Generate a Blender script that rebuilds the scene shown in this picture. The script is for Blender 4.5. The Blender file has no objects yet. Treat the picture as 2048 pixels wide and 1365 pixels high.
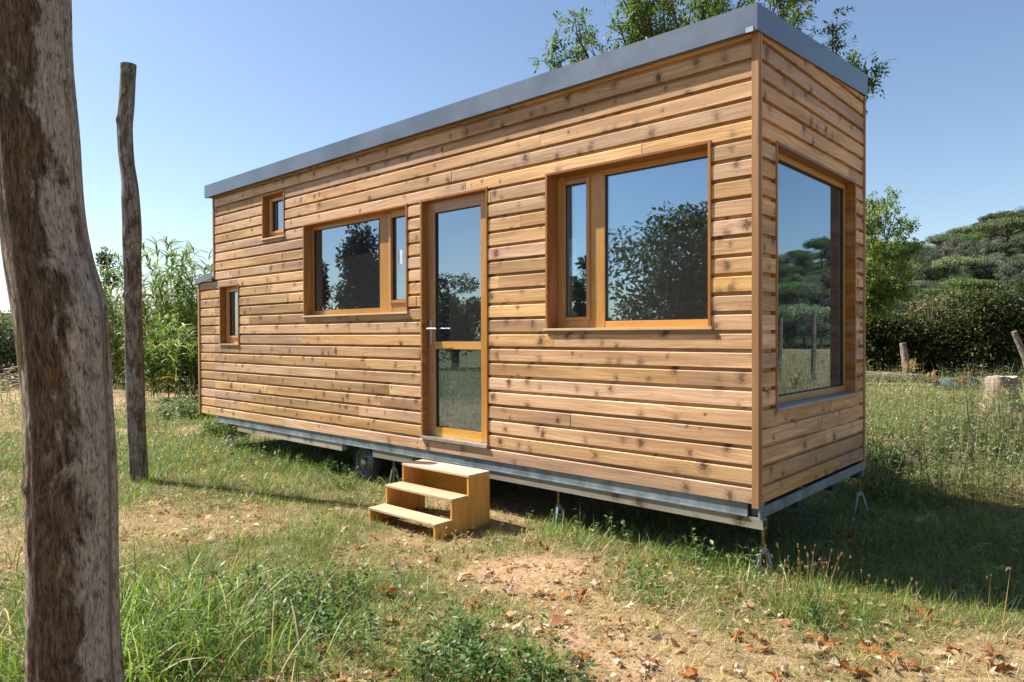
import bpy, math, random
import numpy as np
from mathutils import Vector, Matrix

# ------------------------------------------------------------------ camera, sky, sun
scn = bpy.context.scene
COL = scn.collection
R = math.radians
rng = np.random.default_rng(7)
random.seed(7)

FPX = 1396.4
YAW, PITCH, ROLL = 0.7407, -0.009139, -0.003632
CAM = np.array([1.760, -4.146, 1.4655])
FW = np.array([-math.sin(YAW), math.cos(YAW), 0.0])
RT = np.array([math.cos(YAW), math.sin(YAW), 0.0])
UP = np.array([0, 0, 1.0])

cam_d = bpy.data.cameras.new('camera')
cam = bpy.data.objects.new('camera', cam_d)
COL.objects.link(cam)
cam_d.sensor_width = 36.0
cam_d.lens = FPX / 2048 * 36
cam_d.clip_start = 0.05
cam_d.clip_end = 3000
fwd = Vector(FW * math.cos(PITCH) + UP * math.sin(PITCH))
rt0 = Vector(RT)
up0 = rt0.cross(fwd)
rt1 = rt0 * math.cos(ROLL) + up0 * math.sin(ROLL)
up1 = rt1.cross(fwd)
Mc = Matrix((rt1, up1, -fwd)).transposed().to_4x4()
Mc.translation = Vector(CAM)
cam.matrix_world = Mc
scn.camera = cam

SUN_D = np.array([0.85, 0.31, -1.0])          # the way the light travels
SUN_D = SUN_D / np.linalg.norm(SUN_D)
elev = math.asin(-SUN_D[2])
to_sun = -SUN_D
world = bpy.data.worlds.new('World')
scn.world = world
world.use_nodes = True
wn = world.node_tree
wn.nodes.clear()
sky = wn.nodes.new('ShaderNodeTexSky')
sky.sky_type = 'NISHITA'
sky.sun_disc = False
sky.sun_elevation = elev
sky.sun_rotation = math.atan2(to_sun[0], to_sun[1])
sky.air_density = 1.0
sky.dust_density = 0.6
sky.ozone_density = 2.0
bg = wn.nodes.new('ShaderNodeBackground')
bg.inputs['Strength'].default_value = 0.070
wo = wn.nodes.new('ShaderNodeOutputWorld')
wn.links.new(sky.outputs[0], bg.inputs[0])
wn.links.new(bg.outputs[0], wo.inputs[0])

sun_l = bpy.data.lights.new('sun', 'SUN')
sun_l.energy = 5.0
sun_l.angle = R(0.55)
sun_l.color = (1.0, 0.93, 0.82)
sun = bpy.data.objects.new('sun', sun_l)
COL.objects.link(sun)
sun.rotation_euler = Vector(SUN_D).to_track_quat('-Z', 'Y').to_euler()
sun.location = (-20, -10, 30)

scn.view_settings.view_transform = 'Standard'
scn.view_settings.look = 'None'
scn.view_settings.exposure = 1.27
scn.view_settings.gamma = 1.0
scn.view_settings.use_curve_mapping = False
scn.cycles.max_bounces = 8
scn.cycles.transparent_max_bounces = 12
scn.cycles.sample_clamp_indirect = 8

# ------------------------------------------------------------------ small helpers
def ray(px, py):
    x3 = (px - 1024) / FPX
    y3 = -(py - 682.5) / FPX
    x = x3 * math.cos(ROLL) - y3 * math.sin(ROLL)
    y2 = x3 * math.sin(ROLL) + y3 * math.cos(ROLL)
    y = y2 * math.cos(PITCH) + math.sin(PITCH)
    z = math.cos(PITCH) - y2 * math.sin(PITCH)
    return x * RT + z * FW + y * UP

def ground_at(px, py, h=0.0):
    d = ray(px, py)
    return CAM + d * (h - CAM[2]) / d[2]

def at_depth(px, py, dist):
    return CAM + ray(px, py) * dist

def tag(o, label=None, cat=None, group=None, kind=None):
    if label: o['label'] = label
    if cat: o['category'] = cat
    if group: o['group'] = group
    if kind: o['kind'] = kind
    return o

def thing(name, label, cat, loc=(0, 0, 0), group=None):
    o = bpy.data.objects.new(name, None)
    COL.objects.link(o)
    o.location = loc
    o.empty_display_size = 0.2
    return tag(o, label, cat, group)

def mesh_obj(name, V, F, mat, parent=None, colors=None, uvs=None, smooth=False, loc=None):
    """V (n,3); F list of tuples or an (m,k) array"""
    me = bpy.data.meshes.new(name)
    V = np.asarray(V, dtype=np.float32)
    if isinstance(F, np.ndarray):
        k = F.shape[1]; m = F.shape[0]
        me.vertices.add(len(V)); me.vertices.foreach_set('co', V.ravel())
        me.loops.add(m * k); me.loops.foreach_set('vertex_index', F.astype(np.int32).ravel())
        me.polygons.add(m)
        me.polygons.foreach_set('loop_start', np.arange(0, m * k, k, dtype=np.int32))
        me.polygons.foreach_set('loop_total', np.full(m, k, dtype=np.int32))
        me.update(calc_edges=True)
    else:
        me.from_pydata([tuple(map(float, v)) for v in V], [], [tuple(map(int, f)) for f in F])
        me.update()
    if colors is not None:
        a = me.color_attributes.new('col', 'FLOAT_COLOR', 'POINT')
        c = np.ones((len(V), 4), dtype=np.float32)
        colors = np.asarray(colors)
        c[:, :colors.shape[1]] = colors
        a.data.foreach_set('color', c.ravel())
    if uvs is not None:
        uvl = me.uv_layers.new(name='UVMap')
        li = np.empty(len(me.loops), dtype=np.int32)
        me.loops.foreach_get('vertex_index', li)
        uvl.data.foreach_set('uv', np.asarray(uvs, dtype=np.float32)[li].ravel())
    if smooth:
        me.polygons.foreach_set('use_smooth', np.ones(len(me.polygons), dtype=bool))
    if mat is not None:
        me.materials.append(mat)
    o = bpy.data.objects.new(name, me)
    COL.objects.link(o)
    if parent is not None:
        o.parent = parent
    if loc is not None:
        o.location = loc
    return o

class MB:
    """collects simple solids into one mesh with uv along the longest axis"""
    def __init__(s):
        s.V = []; s.F = []; s.U = []; s.C = []
    def box(s, x0, x1, y0, y1, z0, z1, seed=None, grain=None, bev=0.0):
        if x0 > x1: x0, x1 = x1, x0
        if y0 > y1: y0, y1 = y1, y0
        if z0 > z1: z0, z1 = z1, z0
        dx, dy, dz = x1 - x0, y1 - y0, z1 - z0
        if grain is None:
            grain = 'xyz'[int(np.argmax([dx, dy, dz]))]
        sd = random.random() if seed is None else seed
        P = [(x0, y0, z0), (x1, y0, z0), (x1, y1, z0), (x0, y1, z0), (x0, y0, z1), (x1, y0, z1), (x1, y1, z1), (x0, y1, z1)]
        Fs = [(0, 3, 2, 1), (4, 5, 6, 7), (0, 1, 5, 4), (1, 2, 6, 5), (2, 3, 7, 6), (3, 0, 4, 7)]
        for f in Fs:
            b = len(s.V)
            for i in f:
                p = P[i]
                s.V.append(p)
                if grain == 'x': u, v = p[0], p[1] + p[2]
                elif grain == 'y': u, v = p[1], p[0] + p[2]
                else: u, v = p[2], p[0] + p[1]
                s.U.append((u, v)); s.C.append((sd, random.random() * 0, 0))
            s.F.append((b, b + 1, b + 2, b + 3))
        return s
    def prism(s, poly, axis, a0, a1, seed=None):
        """poly in the two other axes, extruded along axis (0 x,1 y,2 z)"""
        sd = random.random() if seed is None else seed
        n = len(poly); b = len(s.V)
        oth = [i for i in range(3) if i != axis]
        for a in (a0, a1):
            for q in poly:
                p = [0, 0, 0]; p[axis] = a; p[oth[0]] = q[0]; p[oth[1]] = q[1]
                s.V.append(tuple(p)); s.U.append((a, q[0] + q[1])); s.C.append((sd, 0, 0))
        for i in range(n):
            j = (i + 1) % n
            s.F.append((b + i, b + j, b + n + j, b + n + i))
        s.F.append(tuple(b + i for i in range(n - 1, -1, -1)))
        s.F.append(tuple(b + n + i for i in range(n)))
        return s
    def tube(s, pts, rad, seg=10, caps=True, seed=None):
        sd = random.random() if seed is None else seed
        pts = [Vector(p) for p in pts]
        if not hasattr(rad, '__len__'): rad = [rad] * len(pts)
        b = len(s.V); L = 0
        for i, p in enumerate(pts):
            t = (pts[min(i + 1, len(pts) - 1)] - pts[max(i - 1, 0)]).normalized()
            a = Vector((0, 0, 1)) if abs(t.z) < 0.9 else Vector((1, 0, 0))
            u = t.cross(a).normalized(); v = t.cross(u)
            if i: L += (p - pts[i - 1]).length
            for k in range(seg):
                an = 2 * math.pi * k / seg
                q = p + (u * math.cos(an) + v * math.sin(an)) * rad[i]
                s.V.append(tuple(q)); s.U.append((L, an * rad[i])); s.C.append((sd, 0, 0))
        for i in range(len(pts) - 1):
            for k in range(seg):
                k2 = (k + 1) % seg
                s.F.append((b + i * seg + k, b + i * seg + k2, b + (i + 1) * seg + k2, b + (i + 1) * seg + k))
        if caps:
            s.F.append(tuple(b + k for k in range(seg)))
            e = b + (len(pts) - 1) * seg
            s.F.append(tuple(e + k for k in range(seg - 1, -1, -1)))
        return s
    def lathe(s, center, axis, prof, seg=28, seed=0.5):
        """prof list of (offset along axis, radius)"""
        b = len(s.V); c = Vector(center)
        ax = Vector(axis).normalized()
        a = Vector((0, 0, 1)) if abs(ax.z) < 0.9 else Vector((1, 0, 0))
        u = ax.cross(a).normalized(); v = ax.cross(u)
        for (o, r) in prof:
            for k in range(seg):
                an = 2 * math.pi * k / seg
                s.V.append(tuple(c + ax * o + (u * math.cos(an) + v * math.sin(an)) * r)); s.U.append((o, an * r)); s.C.append((seed, 0, 0))
        for i in range(len(prof) - 1):
            for k in range(seg):
                k2 = (k + 1) % seg
                s.F.append((b + i * seg + k, b + i * seg + k2, b + (i + 1) * seg + k2, b + (i + 1) * seg + k))
        return s
    def build(s, name, mat, parent=None, smooth=False, bevel=0.0):
        o = mesh_obj(name, s.V, s.F, mat, parent, colors=s.C, uvs=s.U)
        if bevel:
            m = o.modifiers.new('bevel', 'BEVEL'); m.width = bevel; m.segments = 2; m.limit_method = 'ANGLE'
            bm_weld(o)
        elif smooth:
            bm_weld(o)
        if smooth:
            for p in o.data.polygons: p.use_smooth = True
            o.data.set_sharp_from_angle(angle=R(40))
        return o

def bm_weld(o):
    import bmesh
    b = bmesh.new(); b.from_mesh(o.data)
    bmesh.ops.remove_doubles(b, verts=b.verts, dist=1e-5)
    bmesh.ops.recalc_face_normals(b, faces=b.faces)
    b.to_mesh(o.data); b.free()

# value noise on numpy arrays
_perm = np.random.default_rng(3).random((256, 256))
def vnoise(x, y, sc=1.0, off=0):
    x = np.asarray(x) * sc + 31.7 + off; y = np.asarray(y) * sc + 11.3 + off * 1.7
    xi = np.floor(x).astype(int); yi = np.floor(y).astype(int)
    fx = x - xi; fy = y - yi
    fx = fx * fx * (3 - 2 * fx); fy = fy * fy * (3 - 2 * fy)
    g = lambda a, b: _perm[a & 255, b & 255]
    return (g(xi, yi) * (1 - fx) + g(xi + 1, yi) * fx) * (1 - fy) + (g(xi, yi + 1) * (1 - fx) + g(xi + 1, yi + 1) * fx) * fy
def fbm(x, y, sc, oct=4, off=0):
    a = 0; t = 0; w = 1
    for i in range(oct):
        a = a + vnoise(x, y, sc * 2 ** i, off + i * 5.3) * w; t += w; w *= 0.55
    return a / t
def sstep(a, b, x):
    t = np.clip((x - a) / (b - a), 0, 1)
    return t * t * (3 - 2 * t)

# ------------------------------------------------------------------ materials
class NT:
    def __init__(s, name):
        s.m = bpy.data.materials.new(name); s.m.use_nodes = True
        s.t = s.m.node_tree; s.t.nodes.clear()
        s.out = s.t.nodes.new('ShaderNodeOutputMaterial')
    def n(s, typ, **kw):
        nd = s.t.nodes.new(typ)
        for k, v in kw.items():
            if k.startswith('i_'):
                key = k[2:]
                key = int(key) if key.isdigit() else key.replace('_', ' ')
                s.set(nd.inputs[key], v)
            else:
                setattr(nd, k, v)
        return nd
    def set(s, inp, v):
        if isinstance(v, bpy.types.NodeSocket): s.t.links.new(v, inp)
        else: inp.default_value = v
    def math(s, op, a, b=0.0, clamp=False):
        nd = s.n('ShaderNodeMath', operation=op, use_clamp=clamp)
        s.set(nd.inputs[0], a); s.set(nd.inputs[1], b)
        return nd.outputs[0]
    def ramp(s, fac, stops, interp='LINEAR'):
        nd = s.n('ShaderNodeValToRGB'); s.set(nd.inputs[0], fac)
        cr = nd.color_ramp; cr.interpolation = interp
        while len(cr.elements) < len(stops): cr.elements.new(0.5)
        for e, (p, c) in zip(cr.elements, stops):
            e.position = p
            e.color = (c, c, c, 1) if not hasattr(c, '__len__') else (*c[:3], 1)
        return nd.outputs[0]
    def mix(s, fac, a, b, mode='MIX'):
        nd = s.n('ShaderNodeMix', data_type='RGBA', blend_type=mode)
        s.set(nd.inputs[0], fac)
        for i, v in ((6, a), (7, b)):
            if not isinstance(v, bpy.types.NodeSocket): v = (*v[:3], 1)
            s.set(nd.inputs[i], v)
        return nd.outputs[2]
    def noise(s, vec, scale, detail=4, rough=0.55, dist=0.0):
        nd = s.n('ShaderNodeTexNoise'); s.set(nd.inputs['Vector'], vec)
        nd.inputs['Scale'].default_value = scale; nd.inputs['Detail'].default_value = detail
        nd.inputs['Roughness'].default_value = rough; nd.inputs['Distortion'].default_value = dist
        return nd.outputs[0]
    def combine(s, x, y, z=0.0):
        nd = s.n('ShaderNodeCombineXYZ')
        for i, v in enumerate((x, y, z)): s.set(nd.inputs[i], v)
        return nd.outputs[0]
    def bsdf(s, color, rough=0.6, metal=0.0, normal=None, spec=0.5, coat=0.0):
        b = s.n('ShaderNodeBsdfPrincipled')
        if not isinstance(color, bpy.types.NodeSocket): color = (*color[:3], 1)
        s.set(b.inputs['Base Color'], color); s.set(b.inputs['Roughness'], rough); s.set(b.inputs['Metallic'], metal)
        b.inputs['Specular IOR Level'].default_value = spec
        b.inputs['Coat Weight'].default_value = coat
        if normal is not None: s.set(b.inputs['Normal'], normal)
        return b.outputs[0]
    def bump(s, h, strength=0.3, dist=0.01):
        nd = s.n('ShaderNodeBump'); s.set(nd.inputs['Height'], h)
        nd.inputs['Strength'].default_value = strength; nd.inputs['Distance'].default_value = dist
        return nd.outputs[0]
    def done(s, sh):
        s.t.links.new(sh, s.out.inputs['Surface']); return s.m

def wood_mat(name, light, mid, dark, knots=True, rough=0.62, grain=1.0, coat=0.0, grey=0.0, knot_scale=1.0):
    t = NT(name)
    uv = t.n('ShaderNodeUVMap').outputs[0]
    sp = t.n('ShaderNodeSeparateXYZ', i_0=uv)
    at = t.n('ShaderNodeAttribute', attribute_name='col')
    seed = t.n('ShaderNodeSeparateColor', i_0=at.outputs['Color']).outputs[0]
    u, v = sp.outputs[0], sp.outputs[1]
    so = t.math('MULTIPLY', seed, 93.7)
    us = t.math('ADD', u, so)
    # knots
    kfac = None; bend = 0.0
    if knots:
        vs = t.math('ADD', t.math('MULTIPLY', v, 5.2), t.math('MULTIPLY', so, 3.1))
        kv = t.combine(t.math('MULTIPLY', us, 6.4 * knot_scale), vs, 0.0)
        wv = t.n('ShaderNodeTexNoise', i_Vector=t.combine(t.math('MULTIPLY', us, 5.0), t.math('MULTIPLY', v, 9.0), so), i_Scale=1.0, i_Detail=2.0)
        wadd = t.n('ShaderNodeVectorMath', operation='MULTIPLY_ADD', i_0=wv.outputs['Color'], i_1=(0.35, 0.30, 0.0), i_2=kv)
        vo = t.n('ShaderNodeTexVoronoi', voronoi_dimensions='2D', i_Vector=wadd.outputs[0], i_Scale=1.0, i_Randomness=1.0)
        d = vo.outputs['Distance']
        cs = t.n('ShaderNodeSeparateColor', i_0=vo.outputs['Color'])
        cell = cs.outputs[0]; siz = t.math('ADD', t.math('MULTIPLY', cs.outputs[1], 1.0), 0.35)
        on = t.math('MULTIPLY', t.math('GREATER_THAN', cell, 0.28), t.math('ADD', t.math('MULTIPLY', cs.outputs[2], 0.7), 0.3))
        wob = t.noise(t.combine(t.math('MULTIPLY', us, 60.0), t.math('MULTIPLY', v, 70.0), so), 1.0, 5, 0.75)
        dd = t.math('ADD', t.math('DIVIDE', d, siz), t.math('MULTIPLY', t.math('SUBTRACT', wob, 0.5), 0.55))
        core = t.math('MULTIPLY', t.ramp(dd, [(0.07, 1.0), (0.15, 0.0)]), on)
        halo = t.math('MULTIPLY', t.ramp(dd, [(0.06, 1.0), (0.33, 0.0)]), on)
        bend = t.math('MULTIPLY', halo, 0.9)
    warp = t.noise(t.combine(t.math('MULTIPLY', us, 1.6), t.math('MULTIPLY', v, 5.0), so), 1.0, 2)
    vv = t.math('ADD', t.math('MULTIPLY', v, 95.0 * grain), t.math('MULTIPLY', warp, 9.0))
    if knots: vv = t.math('ADD', vv, t.math('MULTIPLY', bend, 2.6))
    g1 = t.noise(t.combine(t.math('MULTIPLY', us, 2.2), vv, so), 1.0, 4, 0.6)
    g2 = t.noise(t.combine(t.math('MULTIPLY', us, 0.7), t.math('MULTIPLY', v, 6.0), so), 1.0, 3)
    col = t.mix(t.ramp(g1, [(0.36, 0.0), (0.62, 1.0)]), mid, light)
    col = t.mix(t.math('MULTIPLY', t.ramp(g2, [(0.42, 0.0), (0.66, 1.0)]), 0.6), col, dark)
    # board to board shift
    bb = t.noise(t.combine(t.math('MULTIPLY', so, 7.7), 0.3, 0.2), 1.0, 0)
    hv = t.n('ShaderNodeHueSaturation'); t.set(hv.inputs['Color'], col)
    t.set(hv.inputs['Value'], t.math('ADD', t.math('MULTIPLY', t.ramp(bb, [(0.25, 0.0), (0.75, 1.0)]), 0.55), 0.72))
    b2 = t.noise(t.combine(t.math('MULTIPLY', so, 3.3), 5.3, 0.2), 1.0, 0)
    t.set(hv.inputs['Saturation'], t.math('ADD', t.math('MULTIPLY', b2, 0.5), 0.72 - grey))
    t.set(hv.inputs['Hue'], t.math('ADD', t.math('MULTIPLY', b2, 0.02), 0.49))
    col = hv.outputs[0]
    # dirt specks
    sp2 = t.noise(t.combine(t.math('MULTIPLY', us, 22.0), t.math('MULTIPLY', v, 45.0), so), 1.0, 3, 0.7)
    col = t.mix(t.math('MULTIPLY', t.ramp(sp2, [(0.60, 0.0), (0.74, 1.0)]), 0.35), col, tuple(c * 0.45 for c in dark))
    if knots:
        col = t.mix(t.math('MULTIPLY', halo, 0.66), col, (0.13, 0.066, 0.033))
        col = t.mix(t.math('MULTIPLY', core, 0.8), col, (0.045, 0.024, 0.014))
    nrm = t.bump(g1, 0.25, 0.002)
    return t.done(t.bsdf(col, rough, normal=nrm, spec=0.3, coat=coat))

M = {}
M['clad'] = wood_mat('pine cladding', (0.69, 0.430, 0.228), (0.46, 0.255, 0.112), (0.25, 0.120, 0.050))
M['trim'] = wood_mat('pine trim', (0.50, 0.285, 0.145), (0.40, 0.215, 0.10), (0.25, 0.11, 0.045), knots=False)
M['honey'] = wood_mat('varnished window wood', (0.50, 0.262, 0.085), (0.43, 0.205, 0.058), (0.33, 0.145, 0.036), knots=False, rough=0.4, grain=0.6, coat=0.3)
M['casing'] = wood_mat('stained casing', (0.38, 0.16, 0.04), (0.30, 0.12, 0.028), (0.2, 0.075, 0.018), knots=False, rough=0.5, grain=0.6)
M['ply'] = wood_mat('plywood step', (0.58, 0.30, 0.095), (0.50, 0.235, 0.065), (0.38, 0.165, 0.04), knots=False, rough=0.55, grain=0.35)
M['tread'] = wood_mat('pale tread', (0.68, 0.50, 0.31), (0.56, 0.38, 0.21), (0.42, 0.26, 0.13), knots=False, rough=0.6, grain=0.35)
M['beam'] = wood_mat('weathered beam', (0.36, 0.32, 0.235), (0.28, 0.245, 0.175), (0.18, 0.15, 0.10), knots=True, grey=0.15, knot_scale=0.7)

def plain(name, color, rough=0.5, metal=0.0, nscale=8.0, var=0.15, bumpy=0.0, spec=0.5):
    t = NT(name)
    tc = t.n('ShaderNodeTexCoord').outputs['Object']
    nz = t.noise(tc, nscale, 5, 0.6)
    c2 = tuple(max(0, c * (1 - var * 2)) for c in color)
    c1 = tuple(min(1, c * (1 + var)) for c in color)
    col = t.mix(t.ramp(nz, [(0.3, 0.0), (0.7, 1.0)]), c2, c1)
    rg = t.math('ADD', t.math('MULTIPLY', nz, 0.2), rough - 0.1)
    nr = t.bump(nz, bumpy, 0.01) if bumpy else None
    return t.done(t.bsdf(col, rg, metal, normal=nr, spec=spec))
M['zinc'] = plain('zinc flashing', (0.175, 0.195, 0.220), 0.34, 0.72, 1.6, 0.10, 0.04)
M['galv'] = plain('galvanised rail', (0.21, 0.255, 0.275), 0.6, 0.35, 7.0, 0.25)
M['steel'] = plain('bright steel', (0.62, 0.63, 0.65), 0.3, 0.9, 20.0, 0.08)
M['jack'] = plain('painted steel jack', (0.30, 0.32, 0.32), 0.55, 0.4, 30.0, 0.25)
M['brass'] = plain('rusty screw rod', (0.30, 0.19, 0.07), 0.5, 0.7, 60.0, 0.3)
M['rubber'] = plain('tyre rubber', (0.018, 0.018, 0.02), 0.85, 0.0, 30.0, 0.3)
M['rim'] = plain('dull rim', (0.20, 0.21, 0.22), 0.45, 0.8, 30.0, 0.2)
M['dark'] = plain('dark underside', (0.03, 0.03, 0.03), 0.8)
M['lining'] = plain('interior lining', (0.24, 0.20, 0.16), 0.8, 0.0, 2.0, 0.1)
M['sill'] = plain('grey metal sill', (0.33, 0.34, 0.37), 0.45, 0.5, 6.0, 0.12)
M['gasket'] = plain('black gasket', (0.02, 0.02, 0.02), 0.6)
M['paper'] = plain('pale sticker', (0.72, 0.76, 0.82), 0.6)
M['concrete'] = plain('old timber block', (0.26, 0.21, 0.17), 0.9, 0.0, 14.0, 0.35, 0.5)
M['cutwood'] = plain('sawn wood face', (0.36, 0.30, 0.235), 0.8, 0.0, 9.0, 0.2)
M['stumpbark'] = plain('stump bark', (0.27, 0.205, 0.155), 0.9, 0.0, 24.0, 0.3, 0.8)
M['tarp'] = plain('blue grey tarpaulin', (0.085, 0.14, 0.165), 0.6, 0.0, 6.0, 0.3, 0.4)

def glass_mat(name='window glass', refl=0.34):
    t = NT(name)
    lw = t.n('ShaderNodeLayerWeight', i_Blend=0.35)
    tc = t.n('ShaderNodeTexCoord').outputs['Object']
    nz = t.noise(tc, 1.1, 1)
    nr = t.bump(nz, 0.02, 0.02)
    fac = t.math('ADD', t.math('MULTIPLY', lw.outputs['Fresnel'], 0.8), refl, clamp=True)
    gl = t.n('ShaderNodeBsdfGlossy'); gl.inputs['Roughness'].default_value = 0.004
    gl.inputs['Color'].default_value = (0.66, 0.83, 0.98, 1)
    t.set(gl.inputs['Normal'], nr)
    tr = t.n('ShaderNodeBsdfTransparent'); tr.inputs['Color'].default_value = (0.80, 0.86, 0.86, 1)
    mx = t.n('ShaderNodeMixShader'); t.set(mx.inputs[0], fac)
    t.set(mx.inputs[1], tr.outputs[0]); t.set(mx.inputs[2], gl.outputs[0])
    # thin film of dust that catches the light
    df = t.n('ShaderNodeBsdfDiffuse'); df.inputs['Color'].default_value = (0.5, 0.5, 0.5, 1)
    mx2 = t.n('ShaderNodeMixShader'); mx2.inputs[0].default_value = 0.035
    t.set(mx2.inputs[1], mx.outputs[0]); t.set(mx2.inputs[2], df.outputs[0])
    return t.done(mx2.outputs[0])
M['glass'] = glass_mat()

def leaf_mat(name, transl=0.35, rough=0.5, spec=0.25, tint=(1, 1, 1)):
    t = NT(name)
    at = t.n('ShaderNodeAttribute', attribute_name='col').outputs['Color']
    b = t.bsdf(at, rough, spec=spec)
    tr = t.n('ShaderNodeBsdfTranslucent')
    c = t.mix(1.0, at, (1.25 * tint[0], 1.35 * tint[1], 0.75 * tint[2]), 'MULTIPLY')
    t.set(tr.inputs['Color'], c)
    mx = t.n('ShaderNodeMixShader'); mx.inputs[0].default_value = transl
    t.set(mx.inputs[1], b); t.set(mx.inputs[2], tr.outputs[0])
    return t.done(mx.outputs[0])
M['leaf'] = leaf_mat('foliage', 0.38)
def far_leaf():
    t = NT('far foliage')
    at = t.n('ShaderNodeAttribute', attribute_name='col').outputs['Color']
    rnd = t.n('ShaderNodeObjectInfo').outputs['Random']
    hv = t.n('ShaderNodeHueSaturation', i_Color=at)
    t.set(hv.inputs['Value'], t.math('ADD', t.math('MULTIPLY', rnd, 1.0), 0.75))
    r2 = t.math('FRACT', t.math('MULTIPLY', rnd, 17.3))
    t.set(hv.inputs['Saturation'], t.math('ADD', t.math('MULTIPLY', r2, 0.5), 0.62))
    t.set(hv.inputs['Hue'], t.math('ADD', t.math('MULTIPLY', r2, 0.035), 0.482))
    tr = t.n('ShaderNodeBsdfTranslucent'); t.set(tr.inputs['Color'], hv.outputs[0])
    mx = t.n('ShaderNodeMixShader'); mx.inputs[0].default_value = 0.2
    t.set(mx.inputs[1], t.bsdf(hv.outputs[0], .7, spec=.15)); t.set(mx.inputs[2], tr.outputs[0])
    return t.done(mx.outputs[0])
M['leaf_far'] = far_leaf()
M['grass'] = leaf_mat('grass blades', 0.35, 0.45, 0.3)
M['dry'] = leaf_mat('dry leaf', 0.25, 0.7, 0.1, (1, 0.85, 0.9))

def bark_mat(name, grey, brown, dark, side=None, sc=1.0):
    t = NT(name)
    uv = t.n('ShaderNodeUVMap').outputs[0]
    sp = t.n('ShaderNodeSeparateXYZ', i_0=uv)
    u, v = sp.outputs[0], sp.outputs[1]       # u round, v up (metres)
    wq = t.noise(t.combine(t.math('MULTIPLY', u, 9.0), t.math('MULTIPLY', v, 5.0), 1.0), 1.0, 3)
    uw = t.math('ADD', u, t.math('MULTIPLY', wq, 0.05))
    gr = t.noise(t.combine(t.math('MULTIPLY', uw, 75.0 * sc), t.math('MULTIPLY', v, 11.0 * sc), 0.0), 1.0, 7, 0.75, 0.5)
    gr2 = t.noise(t.combine(t.math('MULTIPLY', uw, 150.0 * sc), t.math('MULTIPLY', v, 26.0 * sc), 3.0), 1.0, 5, 0.7)
    pt = t.noise(t.combine(t.math('MULTIPLY', uw, 13.0 * sc), t.math('MULTIPLY', v, 4.6 * sc), 7.0), 1.0, 9, 0.70, 0.45)
    pf = t.ramp(pt, [(0.43, 0.0), (0.56, 1.0)])
    base = t.mix(t.ramp(gr, [(0.3, 0.0), (0.7, 1.0)]), tuple(c * 0.5 for c in grey), tuple(c * 1.1 for c in grey))
    br = t.mix(t.ramp(gr, [(0.35, 0.0), (0.68, 1.0)]), dark, brown)
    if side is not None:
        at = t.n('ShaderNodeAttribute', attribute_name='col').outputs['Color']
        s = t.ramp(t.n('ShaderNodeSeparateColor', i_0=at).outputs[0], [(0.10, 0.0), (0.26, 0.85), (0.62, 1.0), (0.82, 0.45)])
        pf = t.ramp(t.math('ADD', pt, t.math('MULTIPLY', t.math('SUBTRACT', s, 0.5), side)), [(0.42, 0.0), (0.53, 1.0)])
    col = t.mix(pf, base, br)
    col = t.mix(t.math('MULTIPLY', t.ramp(gr2, [(0.50, 0.0), (0.62, 1.0)]), 0.75), col, tuple(c * 0.6 for c in dark))
    och = t.noise(t.combine(t.math('MULTIPLY', u, 11.0), t.math('MULTIPLY', v, 5.0), 21.0), 1.0, 4)
    col = t.mix(t.math('MULTIPLY', t.ramp(och, [(0.60, 0.0), (0.72, 1.0)]), 0.45), col, (0.17, 0.085, 0.022))
    h = t.math('ADD', t.math('MULTIPLY', gr, 0.7), t.math('MULTIPLY', gr2, 0.3))
    h = t.math('ADD', h, t.math('MULTIPLY', pt, 0.8))
    return t.done(t.bsdf(col, 0.85, normal=t.bump(h, 0.9, 0.012), spec=0.15))
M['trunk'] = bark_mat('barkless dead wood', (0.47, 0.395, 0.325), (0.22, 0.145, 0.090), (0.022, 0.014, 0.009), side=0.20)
M['post'] = bark_mat('weathered post wood', (0.40, 0.35, 0.31), (0.22, 0.165, 0.12), (0.04, 0.028, 0.02), sc=1.2)
M['bark'] = bark_mat('tree bark', (0.16, 0.13, 0.10), (0.10, 0.075, 0.05), (0.04, 0.03, 0.02))
M['stump'] = bark_mat('pale cut stump', (0.50, 0.42, 0.34), (0.34, 0.26, 0.19), (0.18, 0.13, 0.09), sc=0.6)

# ------------------------------------------------------------------ ground
def gpt(px, py): return ground_at(px, py)[:2]
GREEN = [(1650, 1060, .5, .8), (1850, 1090, .5, .8), (2010, 1110, .5, .8), (1400, 1060, .5, .6), (520, 985, .5, .45), (700, 1040, .4, .4), (480, 900, 0.9, .85), (600, 935, 0.8, 1.1), (720, 960, 0.7, 0.9), (330, 960, 0.6, 0.6), (560, 1090, .45, .7), (460, 1200, .55, 1.1),  # first patches: shade of the house shadow deepened by greener, darker grass colour
         (330, 1150, .5, 1.0), (300, 1300, .45, 1.2), (640, 1210, .35, 1.0), (860, 1190, .3, .55), (900, 1330, .25, 1.1), (1050, 1340, .2, .6),
         (1150, 1065, .28, .9), (1300, 1120, .22, .8), (1440, 1150, .25, .9), (1560, 1190, .35, .8), (1000, 1230, .25, .45), (1280, 1180, .2, .4),
         (1620, 1180, .25, .6), (1850, 1080, .9, 1.1), (1650, 1100, .7, 1.0), (1980, 1120, .6, .9), (1780, 960, .8, 1.0), (1860, 850, 1.2, .7),
         (1990, 900, 1.2, .7), (1760, 800, 1.5, .8), (370, 830, .8, .8), (60, 900, 1.5, .8), (100, 1000, .6, 1.0), (150, 1200, .5, 1.3),
         (250, 940, .5, .7), (1000, 1080, .25, .4), (1700, 1330, .15, .3)]
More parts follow.
